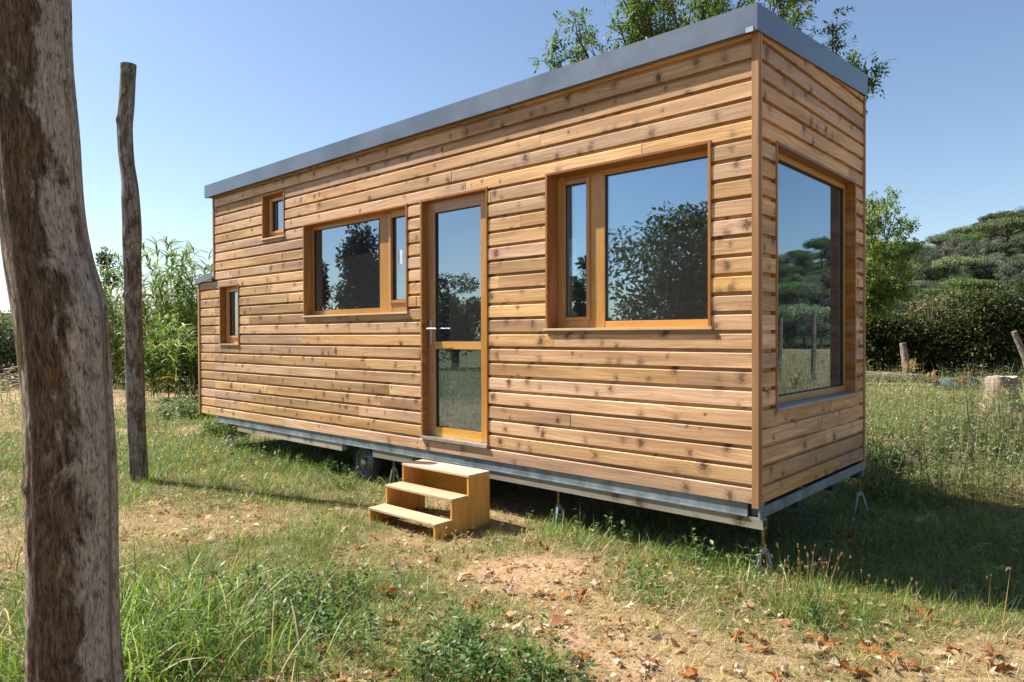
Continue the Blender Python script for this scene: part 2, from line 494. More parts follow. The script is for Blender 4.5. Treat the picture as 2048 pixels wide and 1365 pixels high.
DIRT = [(1180, 1110, .30, .75), (1350, 1135, .22, .8), (1080, 1130, .2, .6), (1420, 1185, .2, .6), (320, 790, 1.6, 1.2), (250, 860, .6, .7),
        (1010, 1150, .22, .8), (1250, 1330, .2, .6), (1130, 1250, .2, .5), (1960, 860, .8, 1.0), (1900, 930, .5, .9), (1860, 950, .4, .7), (1780, 900, .6, .8), (2020, 960, .4, .9), (1900, 820, 1.2, .8),
        (500, 800, 1.0, .5), (1800, 870, .6, .5), (20, 790, 2.0, .8), (450, 985, .3, .4)]
GB = [(*gpt(a, b), r, w) for a, b, r, w in GREEN]
DB = [(*gpt(a, b), r, w) for a, b, r, w in DIRT]
def masks(x, y):
    g = np.zeros_like(x); d = np.zeros_like(x)
    for bx, by, r, w in GB: g = g + w * np.exp(-((x - bx) ** 2 + (y - by) ** 2) / (2 * r * r))
    for bx, by, r, w in DB: d = d + w * np.exp(-((x - bx) ** 2 + (y - by) ** 2) / (2 * r * r))
    far = sstep(7, 14, np.hypot(x - CAM[0], y - CAM[1])) * (1 + 1.2 * sstep(-5.5, -8, y))
    g = np.clip(g, 0, 1.2) + 0.34 * far
    g = g * (0.45 + 1.1 * fbm(x, y, 1.6, 3)) + 0.35 * (fbm(x, y, 3.3, 3, 9) - 0.42)
    d = np.clip(d, 0, 1.2) * (0.3 + 1.4 * fbm(x, y, 2.3, 3, 4)) + 0.5 * (fbm(x, y, 2.0, 3, 17) - 0.5)
    return np.clip(g, 0, 1), np.clip(d, 0, 1)
def ground_h(x, y):
    x = np.asarray(x, dtype=float); y = np.asarray(y, dtype=float)
    h = -0.03 + 0.05 * (fbm(x, y, 0.55, 2) - 0.5) + 0.018 * (fbm(x, y, 4.0, 3, 2) - 0.5)
    r = np.hypot(x, y)
    return h + 0.15 * sstep(18, 60, r) * (vnoise(x, y, 0.05) - 0.3)

def spaced(lo, hi, fine, flo, fhi, g):
    a = list(np.arange(flo, fhi, fine)); s = fine; v = a[-1]
    while v < hi: s *= g; v += s; a.append(v)
    s = fine; v = a[0]
    while v > lo: s *= g; v -= s; a.insert(0, v)
    return np.array(a)
gx = spaced(-700, 700, 0.06, -8.5, 6.0, 1.06); gy = spaced(-700, 900, 0.06, -4.5, 6.0, 1.06)
X, Y = np.meshgrid(gx, gy)
Z = ground_h(X, Y)
gm, dm = masks(X, Y)
nx, ny = len(gx), len(gy)
idx = np.arange(nx * ny).reshape(ny, nx)
Fq = np.stack([idx[:-1, :-1], idx[:-1, 1:], idx[1:, 1:], idx[1:, :-1]], -1).reshape(-1, 4)

t = NT('ground soil')
pos = t.n('ShaderNodeNewGeometry').outputs['Position']
at = t.n('ShaderNodeSeparateColor', i_0=t.n('ShaderNodeAttribute', attribute_name='col').outputs['Color'])
n1 = t.noise(pos, 9.0, 8, 0.7); n2 = t.noise(pos, 55.0, 5, 0.7); n3 = t.noise(pos, 1.3, 4, 0.6)
dirt = t.mix(t.ramp(n2, [(0.3, 0), (0.7, 1)]), (0.27, 0.165, 0.10), (0.50, 0.34, 0.225))
straw = t.mix(t.ramp(n1, [(0.3, 0), (0.7, 1)]), (0.13, 0.085, 0.045), (0.38, 0.28, 0.15))
grn = t.mix(t.ramp(n2, [(0.3, 0), (0.7, 1)]), (0.05, 0.06, 0.02), (0.13, 0.14, 0.05))
c = t.mix(t.ramp(t.math('ADD', at.outputs[1], t.math('MULTIPLY', t.math('SUBTRACT', n1, 0.5), 0.9)), [(0.25, 0), (0.6, 1)]), straw, dirt)
c = t.mix(t.ramp(t.math('ADD', at.outputs[0], t.math('MULTIPLY', t.math('SUBTRACT', n1, 0.5), 0.8)), [(0.25, 0), (0.75, 1)]), c, grn)
c = t.mix(t.math('MULTIPLY', t.ramp(n2, [(0.54, 0), (0.66, 1)]), 0.6), c, (0.09, 0.055, 0.035))
hh = t.math('ADD', t.math('MULTIPLY', n1, 0.6), t.math('MULTIPLY', n2, 0.4))
M['ground'] = t.done(t.bsdf(c, 0.95, normal=t.bump(hh, 1.0, 0.02), spec=0.1))
gcol = np.stack([gm.ravel(), dm.ravel(), np.zeros(nx * ny)], 1)
tag(mesh_obj('ground', np.stack([X.ravel(), Y.ravel(), Z.ravel()], 1), Fq, M['ground'], colors=gcol, smooth=True), kind='structure')

# ------------------------------------------------------------------ house
HX0, HXU, HXL, HW = 0.0, -7.35, -7.80, 2.13
ZB, PITCHB = 0.42, 0.1189
house = thing('tiny_house', 'long timber clad tiny house on wheels with glass door and large windows', 'tiny house', (-3.7, 1.0, 0.0))
hoff = Vector((-3.7, 1.0, 0.0))

def part(o):
    """keep world placement for a mesh written in world coordinates under the house"""
    o.parent = house
    o.matrix_parent_inverse = Matrix.Translation(-hoff)
    return o
def sub(o, p):
    o.parent = p
    return o

def cladding(name, u0, u1, ztop, openings, mapf, label=None, zlo=ZB, z_end=None, seedbase=0):
    """boards run along u; mapf(u, depth, z) -> xyz ; depth counts inwards"""
    V = []; F = []; U = []; C = []
    prof0 = [(0.0, 0.028), (0.0, 0.002), (0.002, 0.0), (0.0895, 0.0), (0.0945, 0.005), (0.0945, 0.028), (PITCHB, 0.028)]
    rnd = random.Random(11 + seedbase)
    k = 0
    while True:
        z0 = ZB + k * PITCHB
        if z0 >= ztop: break
        k += 1
        if z0 + PITCHB <= zlo + 1e-4: continue
        # butt joints
        js = [u0]; u = u0 + rnd.uniform(0.4, 3.4)
        while u < u1 - 0.35:
            js.append(u); u += rnd.uniform(1.7, 3.9)
        js.append(u1)
        for a, b in zip(js[:-1], js[1:]):
            seed = rnd.random(); dd = rnd.uniform(-0.0018, 0.0018); tilt = rnd.uniform(-0.001, 0.001)
            # cut by openings
            cuts = sorted({a, b} | {c for o in openings for c in (o[0], o[1]) if a < c < b})
            for s0, s1 in zip(cuts[:-1], cuts[1:]):
                mid = (s0 + s1) / 2
                spans = [(max(z0, zlo), min(z0 + PITCHB, ztop))]
                for o in openings:
                    if o[0] < mid < o[1]:
                        ns = []
                        for lo, hi in spans:
                            if o[3] <= lo or o[2] >= hi: ns.append((lo, hi)); continue
                            if o[2] > lo: ns.append((lo, o[2]))
                            if o[3] < hi: ns.append((o[3], hi))
                        spans = ns
                for lo, hi in spans:
                    if hi - lo < 0.004: continue
                    pr = []
                    P = [(z0 + q[0], q[1]) for q in prof0]
                    for i, (z, d) in enumerate(P):
                        if lo <= z <= hi: pr.append((z, d))
                        if i < len(P) - 1:
                            z2, d2 = P[i + 1]
                            for lim in (lo, hi):
                                if (z - lim) * (z2 - lim) < 0:
                                    f = (lim - z) / (z2 - z); pr.append((lim, d + (d2 - d) * f))
                    pr.sort(key=lambda q: (q[0],))
                    # keep original ordering for equal z (steps)
                    if len(pr) < 2: continue
                    pr2 = []
                    for q in P:
                        pass
                    pr = fix_profile(P, lo, hi)
                    g = 0.0012
                    e0 = s0 + (g if abs(s0 - a) < 1e-6 and a > u0 + 1e-6 else 0)
                    e1 = s1 - (g if abs(s1 - b) < 1e-6 and b < u1 - 1e-6 else 0)
                    n = len(pr); bb = len(V)
                    for uu in (e0, e1):
                        for (z, d) in pr:
                            dp = d + dd + tilt * (z - z0) / PITCHB
                            V.append(mapf(uu, dp, z)); U.append((uu, z - z0)); C.append((seed, 0, 0))
                        for (z, d) in ((hi, 0.0305), (lo, 0.0305)):
                            V.append(mapf(uu, d, z)); U.append((uu, z - z0)); C.append((seed, 0, 0))
                    m = n + 2
                    for i in range(m):
                        j = (i + 1) % m
                        F.append((bb + i, bb + m + i, bb + m + j, bb + j))
                    F.append(tuple(bb + i for i in range(m)))
                    F.append(tuple(bb + m + i for i in range(m - 1, -1, -1)))
    o = mesh_obj(name, V, F, M['clad'], None, colors=C, uvs=U)
    part(o)
    return o

def fix_profile(P, lo, hi):
    out = []
    for i in range(len(P) - 1):
        (za, da), (zb, db) = P[i], P[i + 1]
        if abs(zb - za) < 1e-9:
            if lo <= za <= hi:
                if not out: out.append((za, da))
                out.append((zb, db))
            continue
        s, e = max(za, lo), min(zb, hi)
        if e <= s: continue
        p0 = (s, da + (db - da) * (s - za) / (zb - za)); p1 = (e, da + (db - da) * (e - za) / (zb - za))
        if not out or abs(out[-1][0] - p0[0]) + abs(out[-1][1] - p0[1]) > 1e-9: out.append(p0)
        out.append(p1)
    return out

# openings on the front: x0,x1,z0,z1
W_BIG = (-1.676, -0.308, 1.509, 2.700)
W_LEFT = (-5.148, -3.345, 1.679, 2.690)
W_UP = (-6.055, -5.547, 2.612, 3.136)
W_LOW = (-7.182, -6.658, 1.359, 2.115)
DOOR = (-3.156, -2.302, 0.541, 2.695)
W_END = (0.265, 1.885, 0.990, 2.690)
front_map = lambda u, d, z: (u, d, z)
back_map = lambda u, d, z: (u, HW - d, z)
end_map = lambda u, d, z: (-d, u, z)
left_map = lambda u, d, z: (HXU + d, u, z)
TRIMW = 0.036
wf = cladding('wall', HXU + 0.02, -TRIMW, 3.325, [W_BIG, W_LEFT, W_UP, (W_LOW[0], W_LOW[1], W_LOW[2], W_LOW[3]), DOOR], front_map)
wn2 = cladding('wall', HXL + 0.02, HXU + 0.02, 2.20, [W_LOW], front_map, seedbase=3)
we = cladding('wall', 0.035, HW - 0.03, 3.43, [W_END], end_map, seedbase=5)
we['label'] = 'shaded end wall of horizontal boards around the tall window'
wf['label'] = 'sunlit long wall of horizontal knotty pine boards'
W_B1 = (-1.25, -0.35, 2.0, 2.62); W_B2 = (-3.45, -2.85, 2.05, 2.6)
wb = cladding('wall', HXL + 0.02, -0.02, 3.45, [W_B1, W_B2], back_map, seedbase=8)
W_L1 = (0.7, 1.4, 2.35, 2.9)
wl = cladding('wall', 0.02, HW - 0.02, 3.40, [W_L1], left_map, zlo=2.2, seedbase=9)
wl2 = cladding('wall', 0.02, HW - 0.02, 2.20, [], lambda u, d, z: (HXL + d, u, z), seedbase=10)

# corner trims
mb = MB()
mb.box(-0.036, 0.008, -0.015, 0.012, ZB - 0.022, 3.315, grain='z')
mb.box(-0.010, 0.012, 0.0125, 0.034, ZB - 0.018, 3.315, grain='z')
part(mb.build('corner_trim', M['trim'], bevel=0.002))
part(MB().box(-0.02, 0.010, HW - 0.03, HW + 0.004, ZB - 0.02, 3.42, grain='z').build('corner_trim', M['trim']))
part(MB().box(HXL - 0.012, HXL + 0.022, -0.014, 0.02, ZB - 0.02, 2.19, grain='z').build('corner_trim', M['trim']))
part(MB().box(HXU - 0.006, HXU + 0.022, -0.010, 0.02, 2.21, 3.29, grain='z').build('corner_trim', M['trim']))

# inner lining and floor (what the windows look into)
mb = MB()
yi0, yi1 = 0.115, HW - 0.09
def wall_with_holes(mb, u0, u1, z0, z1, holes, boxf):
    us = sorted({u0, u1} | {h[0] for h in holes} | {h[1] for h in holes})
    for a, b in zip(us[:-1], us[1:]):
        m_ = (a + b) / 2; zs = [(z0, z1)]
        for h in holes:
            if h[0] < m_ < h[1]:
                zs = [s for lo, hi in zs for s in ((lo, min(hi, h[2])), (max(lo, h[3]), hi)) if s[1] - s[0] > 1e-3]
        for lo, hi in zs: boxf(a, b, lo, hi)
fr_h = [W_BIG, W_LEFT, W_UP, W_LOW, DOOR]
wall_with_holes(mb, HXL + 0.05, -0.05, 0.46, 3.22, fr_h, lambda a, b, lo, hi: mb.box(a, b, 0.031, 0.13, lo, hi, seed=.4) if a >= HXU - .01 or hi < 2.2 else mb.box(a, b, 0.031, 0.13, lo, min(hi, 2.14), seed=.4) if lo < 2.1 else None)
wall_with_holes(mb, HXL + 0.05, -0.05, 0.46, 3.22, [W_B1, W_B2], lambda a, b, lo, hi: mb.box(a, b, HW - 0.09, HW - 0.031, lo, hi, seed=.4))
wall_with_holes(mb, 0.131, HW - 0.091, 0.46, 3.25, [W_END], lambda a, b, lo, hi: mb.box(-0.10, -0.031, a, b, lo, hi, seed=.4))
wall_with_holes(mb, 0.131, HW - 0.091, 2.2, 3.25, [W_L1], lambda a, b, lo, hi: mb.box(HXU + 0.031, HXU + 0.10, a, b, lo, hi, seed=.4))
mb.box(HXL + 0.05, -0.05, 0.135, HW - 0.095, 0.44, 0.50, seed=.4)
mb.box(HXL + 0.03, HXL + 0.09, 0.131, HW - 0.091, 0.5, 2.14, seed=.4)
mb.box(HXL + 0.03, HXU + 0.03, 0.031, HW - 0.03, 2.145, 2.18, seed=.4)
mb.box(-5.3, -5.24, 0.135, HW - 0.095, 0.5, 3.2, seed=.4)      # bathroom partition
part(mb.build('interior_lining', M['lining']))

# roof
mb = MB()
sl = 0.155 / 2.1
RY0, RY1 = -0.066, HW + 0.006
zt = lambda y: 3.445 + (y + 0.055) * sl
mb.prism([(RY0 + 0.01, zt(RY0) - 0.13), (RY1 - 0.01, zt(RY1) - 0.13), (RY1 - 0.01, zt(RY1) - 0.012), (RY0 + 0.01, zt(RY0) - 0.012)], 0, HXU - 0.08, 0.012)
roof = part(mb.build('roof', M['zinc']))
XR = 0.022
mb = MB()
mb.prism([(RY0, zt(RY0) - 0.160), (RY0 + 0.008, zt(RY0) - 0.160), (RY0 + 0.008, zt(RY0)), (RY0, zt(RY0))], 0, HXU - 0.115, XR)
mb.prism([(RY0 + 0.0085, zt(RY0) - 0.164), (0.004, zt(RY0) - 0.150), (0.004, zt(RY0) - 0.143), (RY0 + 0.0085, zt(RY0) - 0.155)], 0, HXU - 0.112, -0.05)
sub(mb.build('fascia', M['zinc']), roof)
mb = MB()
def side_sheet(x0, x1):
    b = MB()
    b.V = [(x0, RY0 + 0.008, zt(RY0) - 0.160), (x1, RY0 + 0.008, zt(RY0) - 0.160), (x1, RY1, zt(RY1) - 0.175), (x0, RY1, zt(RY1) - 0.175),
           (x0, RY0 + 0.008, zt(RY0) + 0.002), (x1, RY0 + 0.008, zt(RY0) + 0.002), (x1, RY1, zt(RY1)), (x0, RY1, zt(RY1))]
    b.F = [(0, 3, 2, 1), (4, 5, 6, 7), (0, 1, 5, 4), (1, 2, 6, 5), (2, 3, 7, 6), (3, 0, 4, 7)]
    b.U = [(v[1], v[2]) for v in b.V]; b.C = [(0.5, 0, 0)] * 8
    return b
sub(side_sheet(XR - 0.008, XR).build('fascia', M['zinc']), roof)
sub(side_sheet(HXU - 0.115, HXU - 0.107).build('fascia', M['zinc']), roof)
sub(MB().box(HXU - 0.112, XR - 0.001, RY1 - 0.008, RY1, zt(RY1) - 0.175, zt(RY1)).build('fascia', M['zinc']), roof)
sub(MB().box(-0.048, -0.002, RY0 - 0.004, RY0 + 0.004, 3.280, 3.310).build('corner_flap', M['steel']), roof)
# lower nose roof
mb = MB()
mb.prism([(-0.03, 2.185), (HW + 0.03, 2.185), (HW + 0.03, 2.235), (-0.03, 2.235)], 0, HXL - 0.03, HXU - 0.002)
nose = part(mb.build('nose_roof', M['zinc']))
mb = MB()
mb.V = [(HXL - 0.045, -0.035, 2.165), (HXU + 0.012, -0.035, 2.215), (HXU + 0.012, -0.035, 2.292), (HXL - 0.045, -0.035, 2.242),
        (HXL - 0.045, -0.028, 2.165), (HXU + 0.012, -0.028, 2.215), (HXU + 0.012, -0.028, 2.292), (HXL - 0.045, -0.028, 2.242)]
mb.F = [(0, 1, 2, 3), (7, 6, 5, 4), (0, 4, 5, 1), (1, 5, 6, 2), (2, 6, 7, 3), (3, 7, 4, 0)]
mb.U = [(0, 0)] * 8; mb.C = [(0.5, 0, 0)] * 8
sub(mb.build('fascia', M['zinc']), nose)
sub(MB().box(HXL - 0.048, HXL - 0.040, -0.028, HW + 0.04, 2.165, 2.242).build('fascia', M['zinc']), nose)

# windows ------------------------------------------------------------
def fmap(plane):
    if plane == 'front': return lambda b, u0, u1, d0, d1, z0, z1, g=None: b.box(u0, u1, d0, d1, z0, z1, grain=g)
    if plane == 'back': return lambda b, u0, u1, d0, d1, z0, z1, g=None: b.box(u0, u1, HW - d1, HW - d0, z0, z1, grain=g)
    if plane == 'end':
        sw = {'x': 'y', 'y': 'x', 'z': 'z', None: None}
        return lambda b, u0, u1, d0, d1, z0, z1, g=None: b.box(-d1, -d0, u0, u1, z0, z1, grain=sw[g])
    if plane == 'left':
        return lambda b, u0, u1, d0, d1, z0, z1, g=None: b.box(HXU + d0, HXU + d1, u0, u1, z0, z1, grain=None)

def window(plane, o, depth, panes, bars, sill_out=0.02, sill_mat='trim', proud=0.008, label=None, open_sash=()):
    """o: opening; panes: list of (u0,u1,z0,z1); bars: frame members; casing is the part, the rest hang under it"""
    B = fmap(plane)
    u0, u1, z0, z1 = o
    c = MB(); th = 0.020
    B(c, u0, u0 + th, -proud, depth + .004, z0, z1, 'z'); B(c, u1 - th, u1, -proud, depth + .004, z0, z1, 'z')
    B(c, u0 + th, u1 - th, -proud, depth + .004, z1 - th, z1, 'x' if plane in ('front', 'back') else 'x')
    w = part(c.build('window', M['casing'], bevel=0.0015))
    if label: w['label'] = label
    f = MB()
    iu0, iu1, iz1, iz0 = u0 + th, u1 - th, z1 - th, z0 + 0.004
    fd0, fd1 = depth, depth + 0.055
    # frame members fill everything but the panes: built as stiles between pane columns and rails over/under each pane
    cols = sorted({iu0, iu1} | {p[0] for p in panes} | {p[1] for p in panes})
    for a, b in zip(cols[:-1], cols[1:]):
        m_ = (a + b) / 2; ps = [p for p in panes if p[0] <= m_ <= p[1]]
        if not ps: B(f, a, b, fd0, fd1, iz0, iz1, 'z'); continue
        zz = iz0
        for p in sorted(ps, key=lambda q: q[2]):
            B(f, a, b, fd0 + 0.002, fd1, zz, p[2], 'x'); zz = p[3]
        B(f, a, b, fd0 + 0.002, fd1, zz, iz1, 'x')
    sub(f.build('frame', M['honey'], bevel=0.002), w)
    for sa in open_sash:      # raised sash border round a pane
        s = MB(); a, b, lo, hi = sa; t_ = 0.030
        B(s, a - t_, a - .001, fd0 - 0.014, fd0 + .004, lo - t_, hi + t_, 'z'); B(s, b + .001, b + t_, fd0 - 0.014, fd0 + .004, lo - t_, hi + t_, 'z')
        B(s, a - .001, b + .001, fd0 - 0.012, fd0 + .004, hi + .001, hi + t_, 'x'); B(s, a - .001, b + .001, fd0 - 0.012, fd0 + .004, lo - t_, lo - .001, 'x')
        sub(s.build('sash', M['honey'], bevel=0.002), w)
    for (a, b, lo, hi) in panes:
        g = MB(); B(g, a + .0005, b - .0005, depth + 0.024, depth + 0.034, lo + .0005, hi - .0005)
        sub(g.build('pane', M['glass']), w)
        k = MB(); e = 0.006
        B(k, a + .001, a + e, depth + 0.012, depth + 0.0235, lo + .001, hi - .001); B(k, b - e, b - .001, depth + 0.012, depth + 0.0235, lo + .001, hi - .001)
        B(k, a + e, b - e, depth + 0.012, depth + 0.0235, hi - e, hi - .001); B(k, a + e, b - e, depth + 0.012, depth + 0.0235, lo + .001, lo + e)
        sub(k.build('gasket', M['gasket']), w)
    s = MB()
    B(s, u0 - 0.012, u1 + 0.012, -sill_out, depth + 0.002, z0 - 0.014, z0 + 0.003, 'x')
    sub(s.build('sill', M[sill_mat], bevel=0.001), w)
    return w

w1 = window('front', W_BIG, 0.125, [(-1.585, -1.375, 1.600, 2.615), (-1.215, -0.355, 1.562, 2.640)], None, 0.022, 'tread',
            label='large window near the corner with one narrow sash and one wide pane', open_sash=[(-1.585, -1.375, 1.600, 2.615)])
w2 = window('front', W_LEFT, 0.085, [(-5.085, -3.880, 1.735, 2.625), (-3.690, -3.425, 1.805, 2.605)], None, 0.022, 'tread',
            label='wide window left of the door with a narrow sash at its right', open_sash=[(-3.690, -3.425, 1.805, 2.605)])
w3 = window('front', W_UP, 0.07, [(-5.955, -5.60, 2.700, 3.05)], None, 0.018, 'tread', label='small window high under the roof at the far end', open_sash=[(-5.955, -5.60, 2.700, 3.05)])
w4 = window('front', W_LOW, 0.07, [(-7.075, -6.71, 1.465, 2.03)], None, 0.018, 'tread', label='small low window at the far left end', open_sash=[(-7.075, -6.71, 1.465, 2.03)])
w5 = window('end', W_END, 0.065, [(0.335, 1.835, 1.045, 2.630)], None, 0.030, 'sill', label='tall picture window in the end wall')
window('back', W_B1, 0.065, [(W_B1[0] + .06, W_B1[1] - .06, W_B1[2] + .06, W_B1[3] - .06)], None)
window('back', W_B2, 0.065, [(W_B2[0] + .06, W_B2[1] - .06, W_B2[2] + .06, W_B2[3] - .06)], None)
window('left', W_L1, 0.065, [(W_L1[0] + .06, W_L1[1] - .06, W_L1[2] + .06, W_L1[3] - .06)], None)
sub(MB().box(-3.625, -3.555, 0.1075, 0.1085, 2.15, 2.285).build('sticker', M['paper']), w2)

# door ---------------------------------------------------------------
c = MB(); d0 = 0.062
c.box(DOOR[0], DOOR[0] + .022, -0.008, d0 + .004, DOOR[2], DOOR[3], grain='z'); c.box(DOOR[1] - .012, DOOR[1], -0.008, d0 + .004, DOOR[2], DOOR[3], grain='z')
c.box(DOOR[0] + .022, DOOR[1] - .012, -0.008, d0 + .004, DOOR[3] - .022, DOOR[3], grain='x')
c.box(DOOR[0] + .022, DOOR[0] + .034, d0 - .02, d0 + .05, DOOR[2], DOOR[3] - .022, grain='z')
door = part(c.build('door', M['casing'], bevel=0.0015))
door['label'] = 'narrow glazed door with honey coloured frame above the steps'
f = MB(); L0, L1, B0, B1 = DOOR[0] + .036, DOOR[1] - .013, DOOR[2] + .010, DOOR[3] - .024
P0, P1 = -3.035, -2.445
f.box(L0, P0, d0, d0 + .06, B0, B1, grain='z'); f.box(P1, L1, d0, d0 + .06, B0, B1, grain='z')
f.box(P0, P1, d0 + .001, d0 + .06, B0, 0.632, grain='x'); f.box(P0, P1, d0 + .001, d0 + .06, 1.338, 1.405, grain='x'); f.box(P0, P1, d0 + .001, d0 + .06, 2.572, B1, grain='x')
sub(f.build('door_leaf', M['honey'], bevel=0.002), door)
for lo, hi in ((0.632, 1.338), (1.405, 2.572)):
    sub(MB().box(P0, P1, d0 + .025, d0 + .035, lo, hi).build('pane', M['glass']), door)
    k = MB(); e = .006
    for a, b, q, r_ in ((P0 + .001, P0 + e, lo + .001, hi - .001), (P1 - e, P1 - .001, lo + .001, hi - .001), (P0 + e, P1 - e, lo + .001, lo + e), (P0 + e, P1 - e, hi - e, hi - .001)):
        k.box(a, b, d0 + .012, d0 + .0245, q, r_)
    sub(k.build('gasket', M['gasket']), door)
sub(MB().box(DOOR[0], DOOR[1], -0.022, d0 + .03, DOOR[2] - .020, DOOR[2] + .0085).build('threshold', M['steel'], bevel=0.002), door)
h = MB()
h.box(-3.094, -3.068, d0 - .012, d0 - .0005, 1.375, 1.60)
h.tube([(-3.081, d0 - .01, 1.52), (-3.081, d0 - .055, 1.52), (-3.072, d0 - .062, 1.52), (-2.95, d0 - .060, 1.519)], 0.0095, 10)
sub(h.build('handle', M['steel'], bevel=0.0015), door)
for zz in (0.74, 1.635, 2.53):
    hb = MB(); hb.box(L1 - .034, L1 - .002, d0 - .010, d0 - .0005, zz, zz + .045); hb.tube([(L1 - .0, d0 - .012, zz - .004), (L1 - .0, d0 - .012, zz + .05)], 0.009, 10)
    sub(hb.build('hinge', M['steel']), door)

# chassis ------------------------------------------------------------
mb = MB()
mb.box(-7.30, -0.075, 0.012, 0.027, 0.345, 0.418); mb.box(-7.30, -0.075, 0.0275, 0.11, 0.408, 0.418); mb.box(-7.30, -0.075, 0.004, 0.027, 0.336, 0.3445)
mb.box(-0.07, 0.0, 0.062, 0.09, 0.30, 0.42)
chassis = part(mb.build('chassis', M['galv']))
b2 = MB(); b2.box(-6.75, -4.45, 0.014, 0.075, 0.262, 0.333); b2.box(-2.82, 0.022, 0.014, 0.075, 0.268, 0.335); b2.box(-3.92, -3.30, 0.014, 0.075, 0.262, 0.333)
sub(b2.build('beam', M['beam']), chassis)
b3 = MB(); b3.box(0.0, 0.014, -0.008, HW, 0.338, 0.402); b3.box(-0.05, -0.0005, HW - .04, HW, 0.27, 0.40)
sub(b3.build('end_rail', M['galv']), chassis)
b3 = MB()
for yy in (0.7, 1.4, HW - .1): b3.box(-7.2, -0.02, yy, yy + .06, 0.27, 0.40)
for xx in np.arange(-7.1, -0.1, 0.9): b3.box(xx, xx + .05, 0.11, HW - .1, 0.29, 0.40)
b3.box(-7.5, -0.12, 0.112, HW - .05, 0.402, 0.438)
b3.box(0.006, 0.0225, 0.020, 0.068, 0.280, 0.322)  # dark patch on the solid beam end, painted shade of an open hollow
sub(b3.build('cross_members_and_end_shade', M['dark']), chassis)
def wheel(x, y=0.215, z=0.155):
    tp = MB()
    tp.lathe((x, y, z), (0, 1, 0), [(-.06, .135), (-.085, .155), (-.09, .185), (-.07, .215), (-.045, .222), (-.044, .214), (-.03, .214), (-.029, .222), (.03, .222), (.07, .215), (.09, .185), (.085, .14)])
    ty = part(tp.build('wheel', M['rubber'], smooth=True))
    rp = MB()
    rp.lathe((x, y, z), (0, 1, 0), [(-.088, .150), (-.082, .142), (-.055, .136), (-.040, .118), (-.048, .095), (-.060, .085), (-.066, .055), (-.068, .052), (-.10, .040), (-.105, .03), (-.105, .001)])
    for k in range(5):
        a = k * 2 * math.pi / 5 + .3
        rp.lathe((x + .072 * math.cos(a), y - .058, z + .072 * math.sin(a)), (0, -1, 0), [(0, .011), (.014, .010), (.016, .001)], 8)
    sub(rp.build('rim', M['rim'], smooth=True), ty)
    hp = MB(); hp.lathe((x, y, z), (0, 1, 0), [(-.106, .034), (-.112, .030), (-.114, .001)], 20)
    sub(hp.build('hub_cap', M['steel'], smooth=True), ty)
wheel(-4.21); wheel(-3.02)
wheel(-4.21, HW - .3); wheel(-3.02, HW - .3)

# jack stands ----------------------------------------------------------
def jack(x, y, ztop, label, rot=0.0):
    r = thing('jack_stand', label, 'jack stand', (x, y, -0.03), 'tripod jack stands under the trailer edge')
    H = ztop + 0.03
    hz = H * 0.58
    rod = MB(); rod.tube([(0, 0, hz - .05), (0, 0, H)], 0.0105, 12)
    rod.lathe((0, 0, hz), (0, 0, 1), [(0, .012), (.001, .021), (.014, .021), (.015, .012)], 6)
    rod.build('screw_rod', M['brass'], r)
    lg = MB()
    lg.tube([(0, 0, hz - .035), (0, 0, hz)], 0.019, 12)
    for k in range(3):
        a = rot + k * 2 * math.pi / 3
        c_, s_ = math.cos(a), math.sin(a)
        lg.tube([(.010 * c_, .010 * s_, hz - .004), (.022 * c_, .022 * s_, hz - .02), (.066 * c_, .066 * s_, 0.0)], [.009, .010, .009], 8)
    lg.build('tripod', M['jack'], r, smooth=True)
    return r
jack(-0.005, 0.083, 0.268, 'grey tripod jack stand under the near corner of the house', 0.3)
jack(-1.625, 0.083, 0.268, 'small tripod jack stand between the steps and the near corner', 0.9)
jack(-3.66, 0.078, 0.336, 'tripod jack stand beside the wheel, behind the steps', 0.5)
jack(-0.03, HW - .02, 0.27, 'jack stand under the rear corner, dark in the shade', 0.2)
jack(-7.05, 0.078, 0.338, 'jack stand half hidden by weeds at the far left end', 0.2)

# timber block under the jack
blk = MB(); blk.box(-.13, .13, -.05, .05, -0.03, 0.055)
o = blk.build('timber_block', M['concrete'], bevel=0.006)
o.location = (-3.18, -0.20, 0); o.rotation_euler = (0, 0, 0.3)
tag(o, 'short weathered timber block lying beside the wooden steps', 'timber block')

# wooden steps -----------------------------------------------------------
st = thing('wooden_steps', 'three plywood steps standing in front of the glazed door', 'steps', (-2.47, -0.5, -0.06))
sv = Vector((-2.47, -0.5, -0.06))
def sp_(o):
    o.parent = st; o.matrix_parent_inverse = Matrix.Translation(-sv); return o
X0, X1 = -2.865, -2.080
levels = [0.392, 0.240, 0.086]; fr = [-0.450, -0.625, -0.795]; bk = -0.215
def side(xa, xb):
    th = .018
    poly = [(bk, -0.10), (bk, levels[0] - .001 - 0), (fr[0], levels[0] - .001), (fr[0], levels[1] - .001), (fr[1], levels[1] - .001), (fr[1], levels[2] - .001), (fr[2], levels[2] - .001), (fr[2], -0.10)]
    V = []; n = len(poly)
    b = MB()
    # split in three convex boxes butted in y so that faces stay planar
    b.box(xa, xb, fr[0], bk, -.10, levels[0] - .0185, seed=.3, grain='z')
    b.box(xa, xb, fr[1], fr[0], -.10, levels[1] - .0185, seed=.3, grain='z')
    b.box(xa, xb, fr[2], fr[1], -.10, levels[2] - .0185, seed=.3, grain='z')
    return b
sp_(side(X0, X0 + .018).build('side_panel', M['ply'])); sp_(side(X1 - .018, X1).build('side_panel', M['ply']))
sp_(MB().box(X0 + .019, X1 - .019, bk - .018, bk - .001, 0.10, levels[0] - .019, seed=.6, grain='x').build('back_panel', M['ply']))
